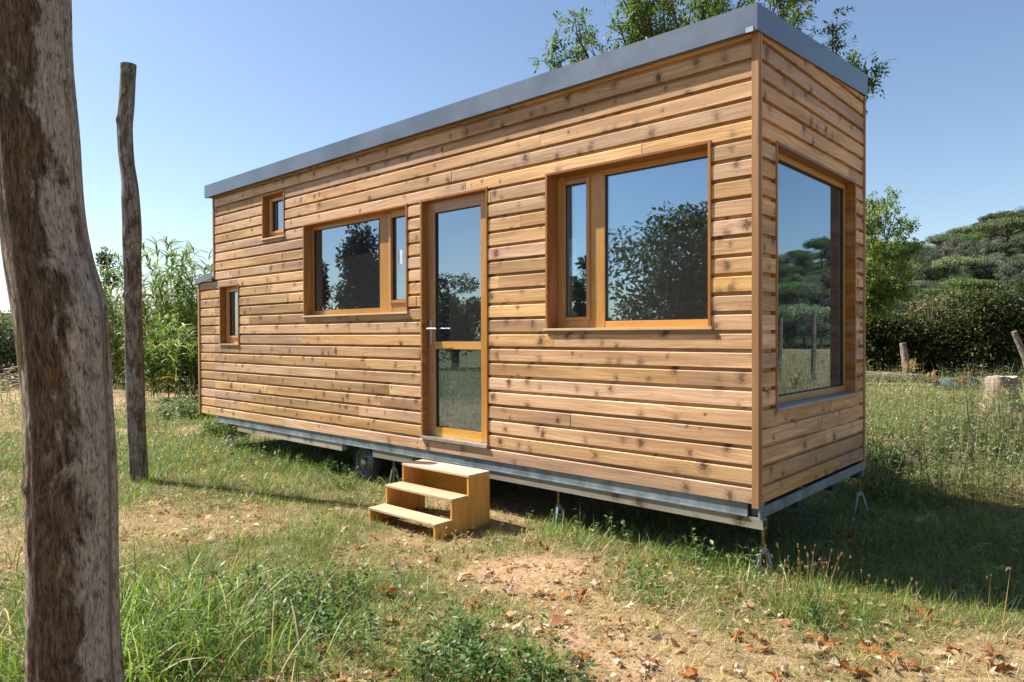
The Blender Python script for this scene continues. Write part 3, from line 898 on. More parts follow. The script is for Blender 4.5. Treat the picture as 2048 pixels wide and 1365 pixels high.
for i, lv in enumerate(levels):
    b_ = bk if i == 0 else fr[i - 1]
    tr = MB(); tr.box(X0 - .002, X1 + .002, fr[i] - .004, b_ - (0.0 if i == 0 else .005), lv - .018, lv, seed=.2 + .3 * i, grain='x')
    sp_(tr.build('tread', M['tread'], bevel=0.0015))
st.rotation_euler = (0, 0, R(1.0))

# ------------------------------------------------------------------ dead trunk and post on the left
def lofted(name, rows, depth, mat, label, cat, z_ext=(), seg=72, amp=0.006, nrows=260, knots=()):
    """rows: (py, left px, right px) outlines measured at one distance; round sections"""
    pys = np.array([r[0] for r in rows], float); lx = np.array([r[1] for r in rows], float); rx = np.array([r[2] for r in rows], float)
    cz = CAM[2] - (pys - 670.0) / FPX * depth
    a1 = np.arctan((lx - 1024) / FPX); a2 = np.arctan((rx - 1024) / FPX); am = (a1 + a2) / 2
    cx = np.tan(am) * depth; rad = np.sin((a2 - a1) / 2) * depth / np.cos(am)
    o_ = np.argsort(cz); cz, cx, rad = cz[o_], cx[o_], rad[o_]
    zs = np.linspace(-0.1, cz[-1], nrows)
    cxs = np.interp(zs, cz, cx); rs = np.interp(zs, cz, rad)
    k = np.ones(9) / 9
    cxs = np.convolve(np.pad(cxs, 4, 'edge'), k, 'valid'); rs = np.convolve(np.pad(rs, 4, 'edge'), k, 'valid')
    base = CAM + FW * depth
    V = []; U = []; C = []
    for i, z in enumerate(zs):
        th = np.linspace(0, 2 * np.pi, seg, endpoint=False)
        n = (fbm(np.cos(th) * 3 + 5, np.sin(th) * 3 + z * 1.1, 1.0, 4, 3) - .5) * 2
        n2 = (fbm(th * 0 + np.cos(th) * 14, np.sin(th) * 14 + z * .7, 1.0, 2, 8) - .5) * 2
        rr = rs[i] * (1 + 0.05 * n) + amp * n2
        for (kz, kth, kr, kh) in knots:
            dth = np.angle(np.exp(1j * (th - kth))) * rs[i]
            rr = rr + kh * np.exp(-(dth ** 2 + (z - kz) ** 2) / (2 * kr * kr))
        c0 = base + RT * cxs[i]
        for j in range(seg):
            # th=0 to the camera's right, pi/2 away from it
            p = c0 + RT * rr[j] * math.cos(th[j]) + FW * rr[j] * math.sin(th[j])
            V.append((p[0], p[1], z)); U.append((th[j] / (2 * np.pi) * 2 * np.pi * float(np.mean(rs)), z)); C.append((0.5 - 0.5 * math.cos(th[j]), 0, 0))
    n = len(zs); F = []
    for i in range(n - 1):
        for j in range(seg):
            j2 = (j + 1) % seg
            F.append((i * seg + j, i * seg + j2, (i + 1) * seg + j2, (i + 1) * seg + j))
    F.append(tuple((n - 1) * seg + j for j in range(seg)))
    o = mesh_obj(name, V, F, mat, None, colors=C, uvs=U, smooth=True)
    o.data.set_sharp_from_angle(angle=R(60))
    tag(o, label, cat)
    return o
TR = [(-1400, -20, 110), (-600, -22, 132), (-200, -32, 138), (0, -30, 146), (100, -22, 147), (180, -18, 153), (260, -14, 160), (350, -8, 165), (430, 0, 172), (500, 8, 184), (545, 14, 196),
      (580, 20, 211), (620, 27, 218), (700, 36, 219), (760, 41, 220), (800, 44, 222), (880, 47, 227), (940, 48, 230), (965, 46, 229), (1000, 49, 231), (1100, 49, 231),
      (1250, 47, 231), (1300, 46, 232), (1365, 45, 238), (1500, 36, 250), (1900, 20, 270)]
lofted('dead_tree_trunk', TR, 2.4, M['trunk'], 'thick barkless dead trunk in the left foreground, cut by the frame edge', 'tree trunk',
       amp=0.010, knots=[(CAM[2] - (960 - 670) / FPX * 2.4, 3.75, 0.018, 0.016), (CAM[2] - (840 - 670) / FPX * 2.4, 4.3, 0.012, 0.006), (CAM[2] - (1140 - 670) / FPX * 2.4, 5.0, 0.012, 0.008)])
PT = [(129, 246, 278), (150, 245, 276), (200, 243, 274), (235, 240, 271), (250, 238, 269), (300, 239, 270), (330, 242, 272), (360, 246, 277), (400, 245, 281), (440, 246, 284), (480, 246, 285), (500, 247, 283), (560, 249, 284),
      (640, 250, 285), (700, 250, 287), (800, 251, 289), (850, 253, 290), (900, 255, 292), (955, 257, 294), (1000, 255, 297)]
lofted('wooden_post', PT, 7.15, M['post'], 'slim crooked weathered log post standing in the grass', 'post', seg=48, amp=0.008,
       knots=[(CAM[2] - (590 - 670) / FPX * 7.15, 4.0, 0.025, 0.025), (CAM[2] - (485 - 670) / FPX * 7.15, 5.5, 0.03, 0.015), (CAM[2] - (240 - 670) / FPX * 7.15, 3.3, 0.03, 0.02)])

# ------------------------------------------------------------------ foliage generators (numpy)
def unit(v): return v / np.maximum(np.linalg.norm(v, axis=-1, keepdims=True), 1e-9)
def leaves(P, A, N, L, W, fold=0.25):
    """rhombic leaves, 4 verts 2 tris each. P base, A axis, N normal"""
    n = len(P); A = unit(A); S = unit(np.cross(A, N)); N = np.cross(S, A)
    L = np.broadcast_to(L, (n,))[:, None]; W = np.broadcast_to(W, (n,))[:, None]
    mid = P + A * L * 0.45
    v = np.stack([P, mid + S * W * .5 + N * W * fold, P + A * L, mid - S * W * .5 + N * W * fold], 1)
    V = v.reshape(-1, 3)
    b = np.arange(n)[:, None] * 4
    F = np.concatenate([b + np.array([0, 1, 2]), b + np.array([0, 2, 3])], 0)
    return V, F
def strips(B, H, L, W, th0, bend, segs=3, roll=None):
    """grass like strips; B base, H horizontal unit (n,2), th0 start elevation, bend added along the length"""
    n = len(B); ks = segs + 1
    s = np.linspace(0, 1, ks)
    th = th0[:, None] + bend[:, None] * s[None, :] ** 1.3
    ds = (L / segs)[:, None]
    thm = (th[:, 1:] + th[:, :-1]) / 2
    hx = np.concatenate([np.zeros((n, 1)), np.cumsum(np.cos(thm) * ds, 1)], 1)
    hz = np.concatenate([np.zeros((n, 1)), np.cumsum(np.sin(thm) * ds, 1)], 1)
    P = np.stack([B[:, None, 0] + H[:, None, 0] * hx, B[:, None, 1] + H[:, None, 1] * hx, B[:, None, 2] + hz], -1)
    S = np.stack([-H[:, 1], H[:, 0], np.zeros(n)], -1)
    if roll is not None: S = unit(S + np.stack([np.zeros(n), np.zeros(n), roll], -1))
    w = (1 - s ** 1.8) * 0.9 + 0.1; w[-1] = 0.04
    w = w * np.minimum(1, 0.65 + s * 1.2)
    off = S[:, None, :] * (W[:, None] * w[None, :] / 2)[..., None]
    V = np.stack([P - off, P + off], 2).reshape(n, ks * 2, 3)
    b = (np.arange(n) * ks * 2)[:, None, None]
    q = np.arange(segs)[None, :, None] * 2
    F = (b + q + np.array([0, 1, 3, 2])[None, None, :]).reshape(-1, 4)
    return V.reshape(-1, 3), F, ks * 2
def rep(c, k): return np.repeat(c, k, axis=0)
def rnd_dir(n, r=rng):
    v = r.normal(size=(n, 3)); return unit(v)
def palette(n, cols, r=rng, jit=0.18):
    cols = np.array(cols); c = cols[r.integers(0, len(cols), n)]
    c = c * (1 + r.normal(0, jit, (n, 1))) * (1 + r.normal(0, 0.06, (n, 3)))
    return np.clip(c, 0.005, 0.9)
def tri(F):   # quads to tris
    return np.concatenate([F[:, [0, 1, 2]], F[:, [0, 2, 3]]], 0)
class Soup:
    def __init__(s): s.V = []; s.F = []; s.C = []; s.n = 0
    def add(s, V, F, C):
        if F.shape[1] == 4: F = tri(F)
        s.V.append(V); s.F.append(F + s.n); s.C.append(C); s.n += len(V)
    def build(s, name, mat, parent=None, loc=None):
        return mesh_obj(name, np.concatenate(s.V), np.concatenate(s.F), mat, parent, colors=np.concatenate(s.C), loc=loc)

GREENS = [(0.095, 0.170, 0.022), (0.14, 0.23, 0.03), (0.07, 0.125, 0.018), (0.20, 0.27, 0.05)]
STRAW = [(0.52, 0.41, 0.22), (0.42, 0.31, 0.15), (0.62, 0.51, 0.30), (0.28, 0.19, 0.095), (0.52, 0.45, 0.24)]

# view-independent region: the yard in front of, under and beside the house
def scatter(n, xr, yr, r=rng):
    return r.uniform(xr[0], xr[1], n), r.uniform(yr[0], yr[1], n)
def in_view(x, y, marg=0.12):
    dx = x - CAM[0]; dy = y - CAM[1]
    f = dx * FW[0] + dy * FW[1]; s = dx * RT[0] + dy * RT[1]
    return (f > 1.2) & (np.abs(s) < (0.734 + marg) * f + 0.5), f

def turf():
    sp = Soup()
    # dense near turf
    for (dens, f0, f1, hmul, wmul) in ((8500, 1.5, 5.0, 1.0, 1.0), (3600, 5.0, 8.5, 1.25, 1.5), (900, 8.5, 14, 1.7, 2.8), (120, 14, 30, 2.6, 6.0)):
        A = (24 + 24) * (24 + 24)
        # sample in a camera aligned trapezoid of ground
        area = 0.86 * 2 * (f1 ** 2 - f0 ** 2) / 2 + (f1 - f0)
        n = int(dens * area)
        f = np.sqrt(rng.uniform(f0 ** 2, f1 ** 2, n)); s = rng.uniform(-1, 1, n) * (0.86 * f + 0.4)
        x = CAM[0] + FW[0] * f + RT[0] * s; y = CAM[1] + FW[1] * f + RT[1] * s
        g, d = masks(x, y)
        keep = rng.random(n) < np.clip(0.30 + 0.9 * g + 0.25 * (1 - d) - 0.42 * d, 0.06, 1)
        under = (x > -7.4) & (x < -0.1) & (y > 0.25) & (y < 2.0)
        keep &= ~(under & (rng.random(n) < 0.75))
        x, y, g, d = x[keep], y[keep], g[keep], d[keep]; n = len(x)
        tf = vnoise(x, y, 7.0, 50) * .6 + vnoise(x, y, 16.0, 60) * .4
        k2 = rng.random(n) < np.clip(.25 + 1.5 * (tf - .25), .15, 1); x, y, g, d, tf = x[k2], y[k2], g[k2], d[k2], tf[k2]; n = len(x)
        pat = vnoise(x, y, 3.5, 70) * .5 + vnoise(x, y, 9.0, 80) * .5
        isg = rng.random(n) < np.clip(0.02 + 0.95 * g + 2.0 * (pat - .5), 0, 0.92)
        L = rng.gamma(4, 0.009, n) * hmul * (0.55 + 1.15 * g) * np.where(isg, 1.15, 0.85) * (.45 + 1.3 * tf)
        L = np.clip(L, 0.012, 0.16)
        W = rng.uniform(0.0016, 0.0038, n) * wmul
        a = rng.uniform(0, 2 * np.pi, n); H = np.stack([np.cos(a), np.sin(a)], 1)
        th0 = np.where(isg, rng.uniform(0.7, 1.5, n), rng.uniform(0.05, 1.3, n)); bend = -rng.uniform(0.1, 1.3, n)
        B = np.stack([x, y, ground_h(x, y) - 0.004], 1)
        V, F, k = strips(B, H, L, W, th0, bend, 2)
        C = np.where(isg[:, None], palette(n, GREENS), palette(n, STRAW))
        mixg = rng.random((n, 1)) * 0.5
        C = C * (0.72 + .6 * vnoise(x, y, 5.0, 90))[:, None]
        C = np.where(isg[:, None], C * (1 - mixg * .6) + np.array([0.30, 0.26, 0.11]) * mixg * .6, C)
        sp.add(V, F, rep(C, k))
    return sp
tag(turf().build('grass', M['grass']), 'short green and straw coloured grass over the yard', 'grass', kind='stuff')

def litter():
    sp = Soup()
    n = 170000
    f = np.sqrt(rng.uniform(2.0 ** 2, 7.5 ** 2, n)); s = rng.uniform(-1, 1, n) * (0.86 * f)
    x = CAM[0] + FW[0] * f + RT[0] * s; y = CAM[1] + FW[1] * f + RT[1] * s
    a = rng.uniform(0, 2 * np.pi, n); H = np.stack([np.cos(a), np.sin(a)], 1)
    L = rng.uniform(0.015, 0.085, n); W = rng.uniform(0.0012, 0.003, n)
    B = np.stack([x, y, ground_h(x, y) + rng.uniform(0.002, 0.02, n)], 1)
    V, F, k = strips(B, H, L, W, rng.normal(0.1, 0.2, n), rng.normal(0, 0.5, n), 2)
    sp.add(V, F, rep(palette(n, STRAW + [(0.22, 0.13, 0.07), (0.6, 0.5, 0.34)]), k))
    return sp
def tufts():
    sp = Soup(); nt = 2600
    f = np.sqrt(rng.uniform(2.2 ** 2, 9.5 ** 2, nt)); s_ = rng.uniform(-1, 1, nt) * (0.84 * f)
    x = CAM[0] + FW[0] * f + RT[0] * s_; y = CAM[1] + FW[1] * f + RT[1] * s_
    g, d = masks(x, y); ok = (rng.random(nt) > d * .8) & ~((x > -7.5) & (x < 0) & (y > .1)); x, y, g = x[ok], y[ok], g[ok]; nt = len(x)
    m = 22; X_ = np.repeat(x, m) + rng.normal(0, .018, nt * m); Y_ = np.repeat(y, m) + rng.normal(0, .018, nt * m); n = nt * m
    size = np.repeat(rng.uniform(.5, 1.5, nt), m); a = rng.uniform(0, 2 * np.pi, n)
    V, F, k = strips(np.stack([X_, Y_, ground_h(X_, Y_) - .004], 1), np.stack([np.cos(a), np.sin(a)], 1), rng.uniform(.03, .085, n) * size, rng.uniform(.002, .0042, n), rng.uniform(.35, 1.4, n), -rng.uniform(.2, 1.8, n), 3)
    gr = np.repeat(rng.random(nt) < .15 + .75 * g, m); tone = np.repeat(rng.uniform(.6, 1.35, nt), m)[:, None]
    C = np.where(gr[:, None], palette(n, GREENS), palette(n, STRAW + [(0.30, 0.24, 0.10)])) * tone
    sp.add(V, F, rep(np.clip(C, 0, .85), k)); return sp
tag(tufts().build('grass_tufts', M['grass']), 'small rough tufts of dry and green grass', 'grass', kind='stuff')
def pebbles():
    n = 9000
    f = np.sqrt(rng.uniform(2.0 ** 2, 8 ** 2, n)); s_ = rng.uniform(-1, 1, n) * (0.84 * f)
    x = CAM[0] + FW[0] * f + RT[0] * s_; y = CAM[1] + FW[1] * f + RT[1] * s_
    g, d = masks(x, y); ok = rng.random(n) < .1 + d; x, y = x[ok], y[ok]; n = len(x)
    c = np.stack([x, y, ground_h(x, y)], 1); sz = rng.gamma(2.2, .0022, n) + .002
    base = np.array([[1, 0, 0], [0, 1, 0], [-1, 0, 0], [0, -1, 0], [0, 0, .8], [0, 0, -.5]]); sp = Soup()
    v = base[None] * (1 + rng.normal(0, .3, (n, 6, 1))) * sz[:, None, None]
    a = rng.uniform(0, 6.28, n); ca, sa = np.cos(a)[:, None], np.sin(a)[:, None]
    v = np.stack([v[..., 0] * ca - v[..., 1] * sa, v[..., 0] * sa + v[..., 1] * ca, v[..., 2]], -1) + c[:, None]
    fc = np.array([[0, 1, 4], [1, 2, 4], [2, 3, 4], [3, 0, 4], [1, 0, 5], [2, 1, 5], [3, 2, 5], [0, 3, 5]])
    F = (np.arange(n)[:, None, None] * 6 + fc[None]).reshape(-1, 3)
    sp.add(v.reshape(-1, 3), F, rep(palette(n, [(0.42, 0.29, 0.19), (0.30, 0.19, 0.12), (0.52, 0.40, 0.29), (0.2, 0.14, 0.1)]), 6)); return sp
tag(pebbles().build('pebbles', M['dry']), 'small stones and clods on the bare soil', 'pebbles', kind='stuff')

def fragments():
    sp = Soup(); n = 30000
    f = np.sqrt(rng.uniform(2.0 ** 2, 11 ** 2, n)); s_ = rng.uniform(-1, 1, n) * (0.86 * f)
    x = CAM[0] + FW[0] * f + RT[0] * s_; y = CAM[1] + FW[1] * f + RT[1] * s_
    ok = (fbm(x, y, 1.4, 3, 40) > .46) & ~((x > -7.5) & (x < 0) & (y > 0)); x, y, f = x[ok], y[ok], f[ok]; n = len(x)
    a = rng.uniform(0, 2 * np.pi, n)
    P = np.stack([x, y, ground_h(x, y) + rng.uniform(.003, .022, n)], 1)
    L = rng.gamma(3, .008, n) + .006; N = unit(rnd_dir(n) * .45 + np.array([0, 0, 1.0]))
    V, F = leaves(P, np.stack([np.cos(a), np.sin(a), rng.normal(0, .2, n)], 1), N, L, L * rng.uniform(.4, .9, n), .25)
    sp.add(V, F, rep(palette(n, [(0.30, 0.15, 0.07), (0.42, 0.19, 0.07), (0.52, 0.38, 0.25), (0.60, 0.48, 0.36), (0.22, 0.12, 0.06), (0.12, 0.08, 0.05)]), 4))
    return sp
tag(fragments().build('leaf_litter', M['dry']), 'crumbled bits of dry leaf over the ground', 'leaf litter', kind='stuff')
tag(litter().build('straw_litter', M['grass']), 'dead straw and stem bits lying over the ground', 'straw', kind='stuff')

def clump_points(blobs, n_per, r=rng):
    xs = []; ys = []
    for (px, py, rad, n) in blobs:
        c = ground_at(px, py)
        xs.append(c[0] + r.normal(0, rad, int(n * n_per))); ys.append(c[1] + r.normal(0, rad, int(n * n_per)))
    return np.concatenate(xs), np.concatenate(ys)

def long_grass():
    sp = Soup()
    blobs = [(450, 890, .4, 220), (540, 905, .35, 220), (600, 922, .22, 180), (655, 940, .12, 80), (380, 1290, .2, 260), (280, 1220, .15, 180), (250, 1345, .15, 200), (330, 1260, .16, 190), (300, 1330, .18, 230), (420, 1200, .22, 120), (60, 1100, .35, 200), (20, 1280, .25, 220), (120, 1330, .2, 200), (250, 1150, .2, 90), (520, 1340, .2, 90), (620, 1300, .2, 60),
             (560, 1080, .3, 60), (680, 1180, .2, 60), (740, 1230, .18, 40), (20, 950, .5, 120),
             (430, 905, .35, 200), (520, 900, .3, 240), (590, 922, .28, 200), (640, 938, .12, 90), (800, 985, .2, 60), (1120, 1070, .10, 60), (1180, 1085, .1, 50), (1300, 1115, .1, 60), (1430, 1140, .12, 80), (1480, 1160, .1, 70),
             (1550, 1180, .12, 60), (1620, 1200, .14, 80), (1750, 1100, .4, 120), (1950, 1120, .4, 140), (1600, 1090, .3, 80), (300, 930, .3, 60), (1350, 1080, .3, 70)]
    x, y = clump_points(blobs, 1.0); n = len(x)
    f = (x - CAM[0]) * FW[0] + (y - CAM[1]) * FW[1]
    ok = f > 1.5; x, y, f = x[ok], y[ok], f[ok]; n = len(x)
    left = (x - CAM[0]) * RT[0] + (y - CAM[1]) * RT[1] < -0.25 * f
    L = np.where(left & (f < 4.2), rng.uniform(0.14, 0.46, n), rng.uniform(0.06, 0.24, n))
    W = np.where(left & (f < 4.2), rng.uniform(0.004, 0.011, n), rng.uniform(0.003, 0.007, n))
    a = rng.uniform(0, 2 * np.pi, n); H = np.stack([np.cos(a), np.sin(a)], 1)
    B = np.stack([x, y, ground_h(x, y) - 0.01], 1)
    V, F, k = strips(B, H, L, W, rng.uniform(0.9, 1.5, n), -rng.uniform(0.3, 1.9, n), 5, roll=rng.normal(0, .5, n))
    C = palette(n, [(0.085, 0.18, 0.025), (0.12, 0.235, 0.035), (0.19, 0.29, 0.06), (0.065, 0.14, 0.03), (0.28, 0.31, 0.09)])
    dead = rng.random(n) < 0.13; C[dead] = palette(int(dead.sum()), STRAW)
    sp.add(V, F, rep(C, k))
    return sp
tag(long_grass().build('long_grass', M['grass']), 'long arching green grass at the left and along the trailer', 'grass', kind='stuff')

def weeds():
    """leafy low weeds: upright stems with small leaves"""
    sp = Soup(); ss = Soup()
    near = [(470, 885, .35, 60), (560, 905, .3, 60), (620, 925, .2, 50), (660, 942, .1, 16), (830, 975, .12, 20), (1130, 1040, .12, 24), (1240, 1075, .12, 18), (1400, 1120, .12, 18), (1500, 1140, .1, 16), (650, 1215, .16, 60), (610, 1190, .12, 30), (480, 1180, .15, 30), (560, 1260, .15, 30), (900, 1345, .14, 40), (980, 1330, .14, 28), (1080, 1355, .1, 30), (920, 1270, .07, 20), (700, 1280, .12, 20),
            (450, 905, .4, 30), (260, 930, .15, 22), (700, 965, .12, 20), (1760, 985, .2, 55), (1730, 960, .15, 40), (1810, 1000, .25, 40), (1290, 1180, .1, 14), (1630, 1240, .12, 14)]
    x, y = clump_points(near, 1.0); n1 = len(x)
    # right hand field of weeds and the strip seen in the end window
    n2 = 3600
    px = rng.uniform(1690, 2130, n2); py = 765 + 235 * rng.random(n2) ** 1.25
    g2 = np.array([ground_at(a, b)[:2] for a, b in zip(px, py)])
    n3 = 2400
    x3 = rng.uniform(1.2, 9, n3); y3 = rng.uniform(3.0, 14, n3)
    n4 = 500
    px = rng.uniform(-60, 400, n4); py = rng.uniform(775, 870, n4)
    g4 = np.array([ground_at(a, b)[:2] for a, b in zip(px, py)])
    n5 = 4200
    q5 = rng.uniform(7.0, 26, n5); a5 = rng.uniform(-.25, .3, n5) + math.atan2(-.69, -.72)
    x5 = 1.76 + np.cos(a5) * q5; y5 = 4.146 + np.sin(a5) * q5; k5 = (y5 < -2.0) & ~in_view(x5, y5, .03)[0]; x5, y5 = x5[k5], y5[k5]
    n6 = 3200
    q6 = 11 + 42 * rng.random(n6) ** 1.3; a6 = rng.uniform(-.16, .12, n6) + math.atan2(.95, .33)
    x6 = -1.76 + np.cos(a6) * q6; y6 = -4.146 + np.sin(a6) * q6
    xx = np.concatenate([x, g2[:, 0], x3, g4[:, 0], x5, x6]); yy = np.concatenate([y, g2[:, 1], y3, g4[:, 1], y5, y6])
    near_m = np.arange(len(xx)) < n1
    cl = vnoise(xx, yy, 1.1, 33) * .6 + vnoise(xx, yy, 3.0, 34) * .4
    kk = near_m | (rng.random(len(xx)) < np.clip(.2 + 2.2 * (cl - .3), .08, 1)); xx, yy, near_m, cl = xx[kk], yy[kk], near_m[kk], cl[kk]
    ok = ~((xx > -8) & (xx < 0.05) & (yy > 0.1) & (yy < 2.3))
    xx, yy, near_m, cl = xx[ok], yy[ok], near_m[ok], cl[ok]
    Hs = np.where(near_m, rng.uniform(0.07, 0.23, len(xx)), rng.uniform(0.14, 0.68, len(xx)) * (.25 + 1.4 * cl))
    dist = np.hypot(xx - CAM[0], yy - CAM[1])
    for i in range(len(xx)):
        h = Hs[i]; nl = 11 if not near_m[i] else 13
        t_ = rng.uniform(0.12, 1, nl)
        lean = rng.normal(0, 0.25, 2) * h
        b = np.array([xx[i], yy[i], float(ground_h(xx[i], yy[i]))])
        P = b + np.stack([lean[0] * t_, lean[1] * t_, h * t_], 1)
        a = rng.uniform(0, 2 * np.pi, nl)
        A = np.stack([np.cos(a), np.sin(a), rng.uniform(-.2, .9, nl)], 1)
        N = unit(np.stack([rng.normal(0, .4, nl), rng.normal(0, .4, nl), np.ones(nl)], 1))
        sc = 1.0 if near_m[i] else 1.0 + dist[i] * 0.05
        L = rng.uniform(.022, .05, nl) * sc; W = L * (rng.uniform(.3, .55, nl) if near_m[i] else rng.uniform(.16, .34, nl))
        V, F = leaves(P, A, N, L, W, 0.15)
        if near_m[i]: C = palette(nl, [(0.07, 0.135, 0.035), (0.10, 0.18, 0.05), (0.13, 0.20, 0.07)])
        else:
            tone = [(0.15, 0.21, 0.10), (0.20, 0.25, 0.13), (0.11, 0.17, 0.06), (0.25, 0.27, 0.15)] if rng.random() < (0.78 if xx[i] < 1 or dist[i] < 9 else 0.35) else [(0.24, 0.19, 0.11), (0.20, 0.13, 0.07), (0.30, 0.26, 0.15)]
            C = palette(nl, tone)
        sp.add(V, F, rep(C, 4))
    n = len(xx); a = rng.uniform(0, 2 * np.pi, n)
    V, F, k = strips(np.stack([xx, yy, ground_h(xx, yy)], 1), np.stack([np.cos(a), np.sin(a)], 1), Hs * 1.15, 0.003 + dist * 0.0004, rng.uniform(1.1, 1.5, n), rng.normal(0, .2, n), 2)
    sp.add(V, F, rep(palette(n, [(0.14, 0.16, 0.07), (0.30, 0.24, 0.13)]), k))
    return sp
tag(weeds().build('weeds', M['grass']), 'low leafy weeds in the yard and the field beyond the end wall', 'weeds', kind='stuff')

# individual plants -----------------------------------------------------
def seed_plant(loc, n, h, label, name='plantain', spread=0.12, headc=(0.30, 0.19, 0.10), sh=0.014, group='plants with dry seed heads'):
    sp = Soup(); r = rng
    a = r.uniform(0, 2 * np.pi, n); H = np.stack([np.cos(a), np.sin(a)], 1)
    B = np.stack([r.normal(0, spread * .5, n), r.normal(0, spread * .35, n), np.zeros(n)], 1)
    L = h * r.uniform(.55, 1.0, n); th0 = r.uniform(1.05, 1.5, n); bd = r.uniform(-.35, .1, n)
    V, F, k = strips(B, H, L, np.full(n, .0042), th0, bd, 4)
    sp.add(V, F, rep(palette(n, [(0.38, 0.27, 0.13), (0.26, 0.22, 0.09), (0.42, 0.33, 0.18)]), k))
    # heads: little bundles of leaves at the tips
    tips = V.reshape(n, k, 3)[:, -2:].mean(1); dirs = unit(tips - V.reshape(n, k, 3)[:, -4:-2].mean(1))
    m = 9; T = np.repeat(tips, m, 0); D = np.repeat(dirs, m, 0)
    nn = len(T); A = unit(D * 1.0 + rnd_dir(nn) * .55)
    V, F = leaves(T - D * sh * r.random((nn, 1)), A, rnd_dir(nn), sh, sh * .45)
    sp.add(V, F, rep(palette(nn, [headc, tuple(c * 1.5 for c in headc), tuple(c * .7 for c in headc)]), 4))
    m = n * 2; a = r.uniform(0, 2 * np.pi, m)
    V, F, k = strips(np.stack([r.normal(0, spread * .6, m), r.normal(0, spread * .4, m), np.zeros(m)], 1), np.stack([np.cos(a), np.sin(a)], 1), r.uniform(.06, .18, m), np.full(m, .006), r.uniform(.4, 1.3, m), -r.uniform(.2, 1.2, m), 4)
    sp.add(V, F, rep(palette(m, GREENS + STRAW[:2]), k))
    o = sp.build(name, M['grass'], loc=(loc[0], loc[1], float(ground_h(loc[0], loc[1])) - .005))
    tag(o, label, 'plant', group)
    return o
seed_plant(ground_at(1605, 1210), 46, .36, 'widest tuft of brown seed heads beside the near jack stand', spread=.16)
seed_plant(ground_at(1520, 1195), 11, .25, 'small tuft with whitish seed heads just right of the near jack stand', spread=.12, headc=(.5, .46, .4), sh=.011)
seed_plant(ground_at(1775, 1238), 13, .26, 'loose tuft of dry stalks at the lower edge of the house shadow', spread=.12)
seed_plant(ground_at(1990, 1255), 4, .42, 'few tall dry stalks at the right edge of the shadow', spread=.08)
seed_plant(ground_at(1060, 1090), 16, .15, 'pale curling weed stalks between the steps and the middle jack stand', spread=.2, headc=(.5, .42, .28))
seed_plant(ground_at(900, 1085), 9, .16, 'thin dry stalks in front of the steps side panel', spread=.14, headc=(.5, .35, .2))
seed_plant(ground_at(1330, 1150), 4, .26, 'single long stalks bending over the shadow edge under the long beam', spread=.12, headc=(.5, .46, .4))
def tall_grass_plant(loc, n, h, label, plume=True):
    sp = Soup(); r = rng
    a = r.uniform(0, 2 * np.pi, n); H = np.stack([np.cos(a), np.sin(a)], 1)
    V, F, k = strips(np.stack([r.normal(0, .12, n), r.normal(0, .12, n), np.zeros(n)], 1), H, h * r.uniform(.4, .95, n), np.full(n, .02), r.uniform(.9, 1.45, n), -r.uniform(.3, 1.6, n), 5)
    sp.add(V, F, rep(palette(n, [(0.15, 0.20, 0.07), (0.22, 0.24, 0.10), (0.40, 0.34, 0.18)]), k))
    m = 5; a = r.uniform(0, 2 * np.pi, m)
    V, F, k = strips(np.zeros((m, 3)), np.stack([np.cos(a), np.sin(a)], 1), h * r.uniform(.9, 1.25, m), np.full(m, .012), r.uniform(1.35, 1.55, m), r.uniform(-.3, 0, m), 4)
    sp.add(V, F, rep(palette(m, [(0.34, 0.30, 0.14)]), k))
    VV = V.reshape(m, k, 3)
    for i in range(m):
        tip = VV[i, -1]; low = VV[i, -4]
        q = 26; t_ = r.random((q, 1)); P = low + (tip - low) * t_
        V2, F2 = leaves(P, unit(np.array([[0, 0, 1.0]]) + rnd_dir(q) * .8), rnd_dir(q), .09, .022)
        sp.add(V2, F2, rep(palette(q, [(0.36, 0.22, 0.11), (0.45, 0.32, 0.17)]), 4))
    o = sp.build('tall_grass', M['grass'], loc=(loc[0], loc[1], -.02))
    tag(o, label, 'plant', 'tall seeding grasses in the field')
tall_grass_plant(ground_at(1815, 790), 26, .75, 'tall seeding grass with brown plumes in front of the hedge')
tall_grass_plant(ground_at(1862, 795), 16, .5, 'shorter seeding grass right of the tallest plumed grass')
tall_grass_plant(ground_at(1920, 800), 14, .42, 'arching pale grass left of the cut stump')
tall_grass_plant(ground_at(2005, 820), 12, .35, 'arching pale grass in front of the cut stump')
for i in range(7):
    q = (2.2 + rng.uniform(0, 3), 6 + rng.uniform(0, 5))
    tall_grass_plant(np.array([q[0], q[1], 0]), 16, .55, 'dry tall grass off to the right, seen only mirrored in the end window')

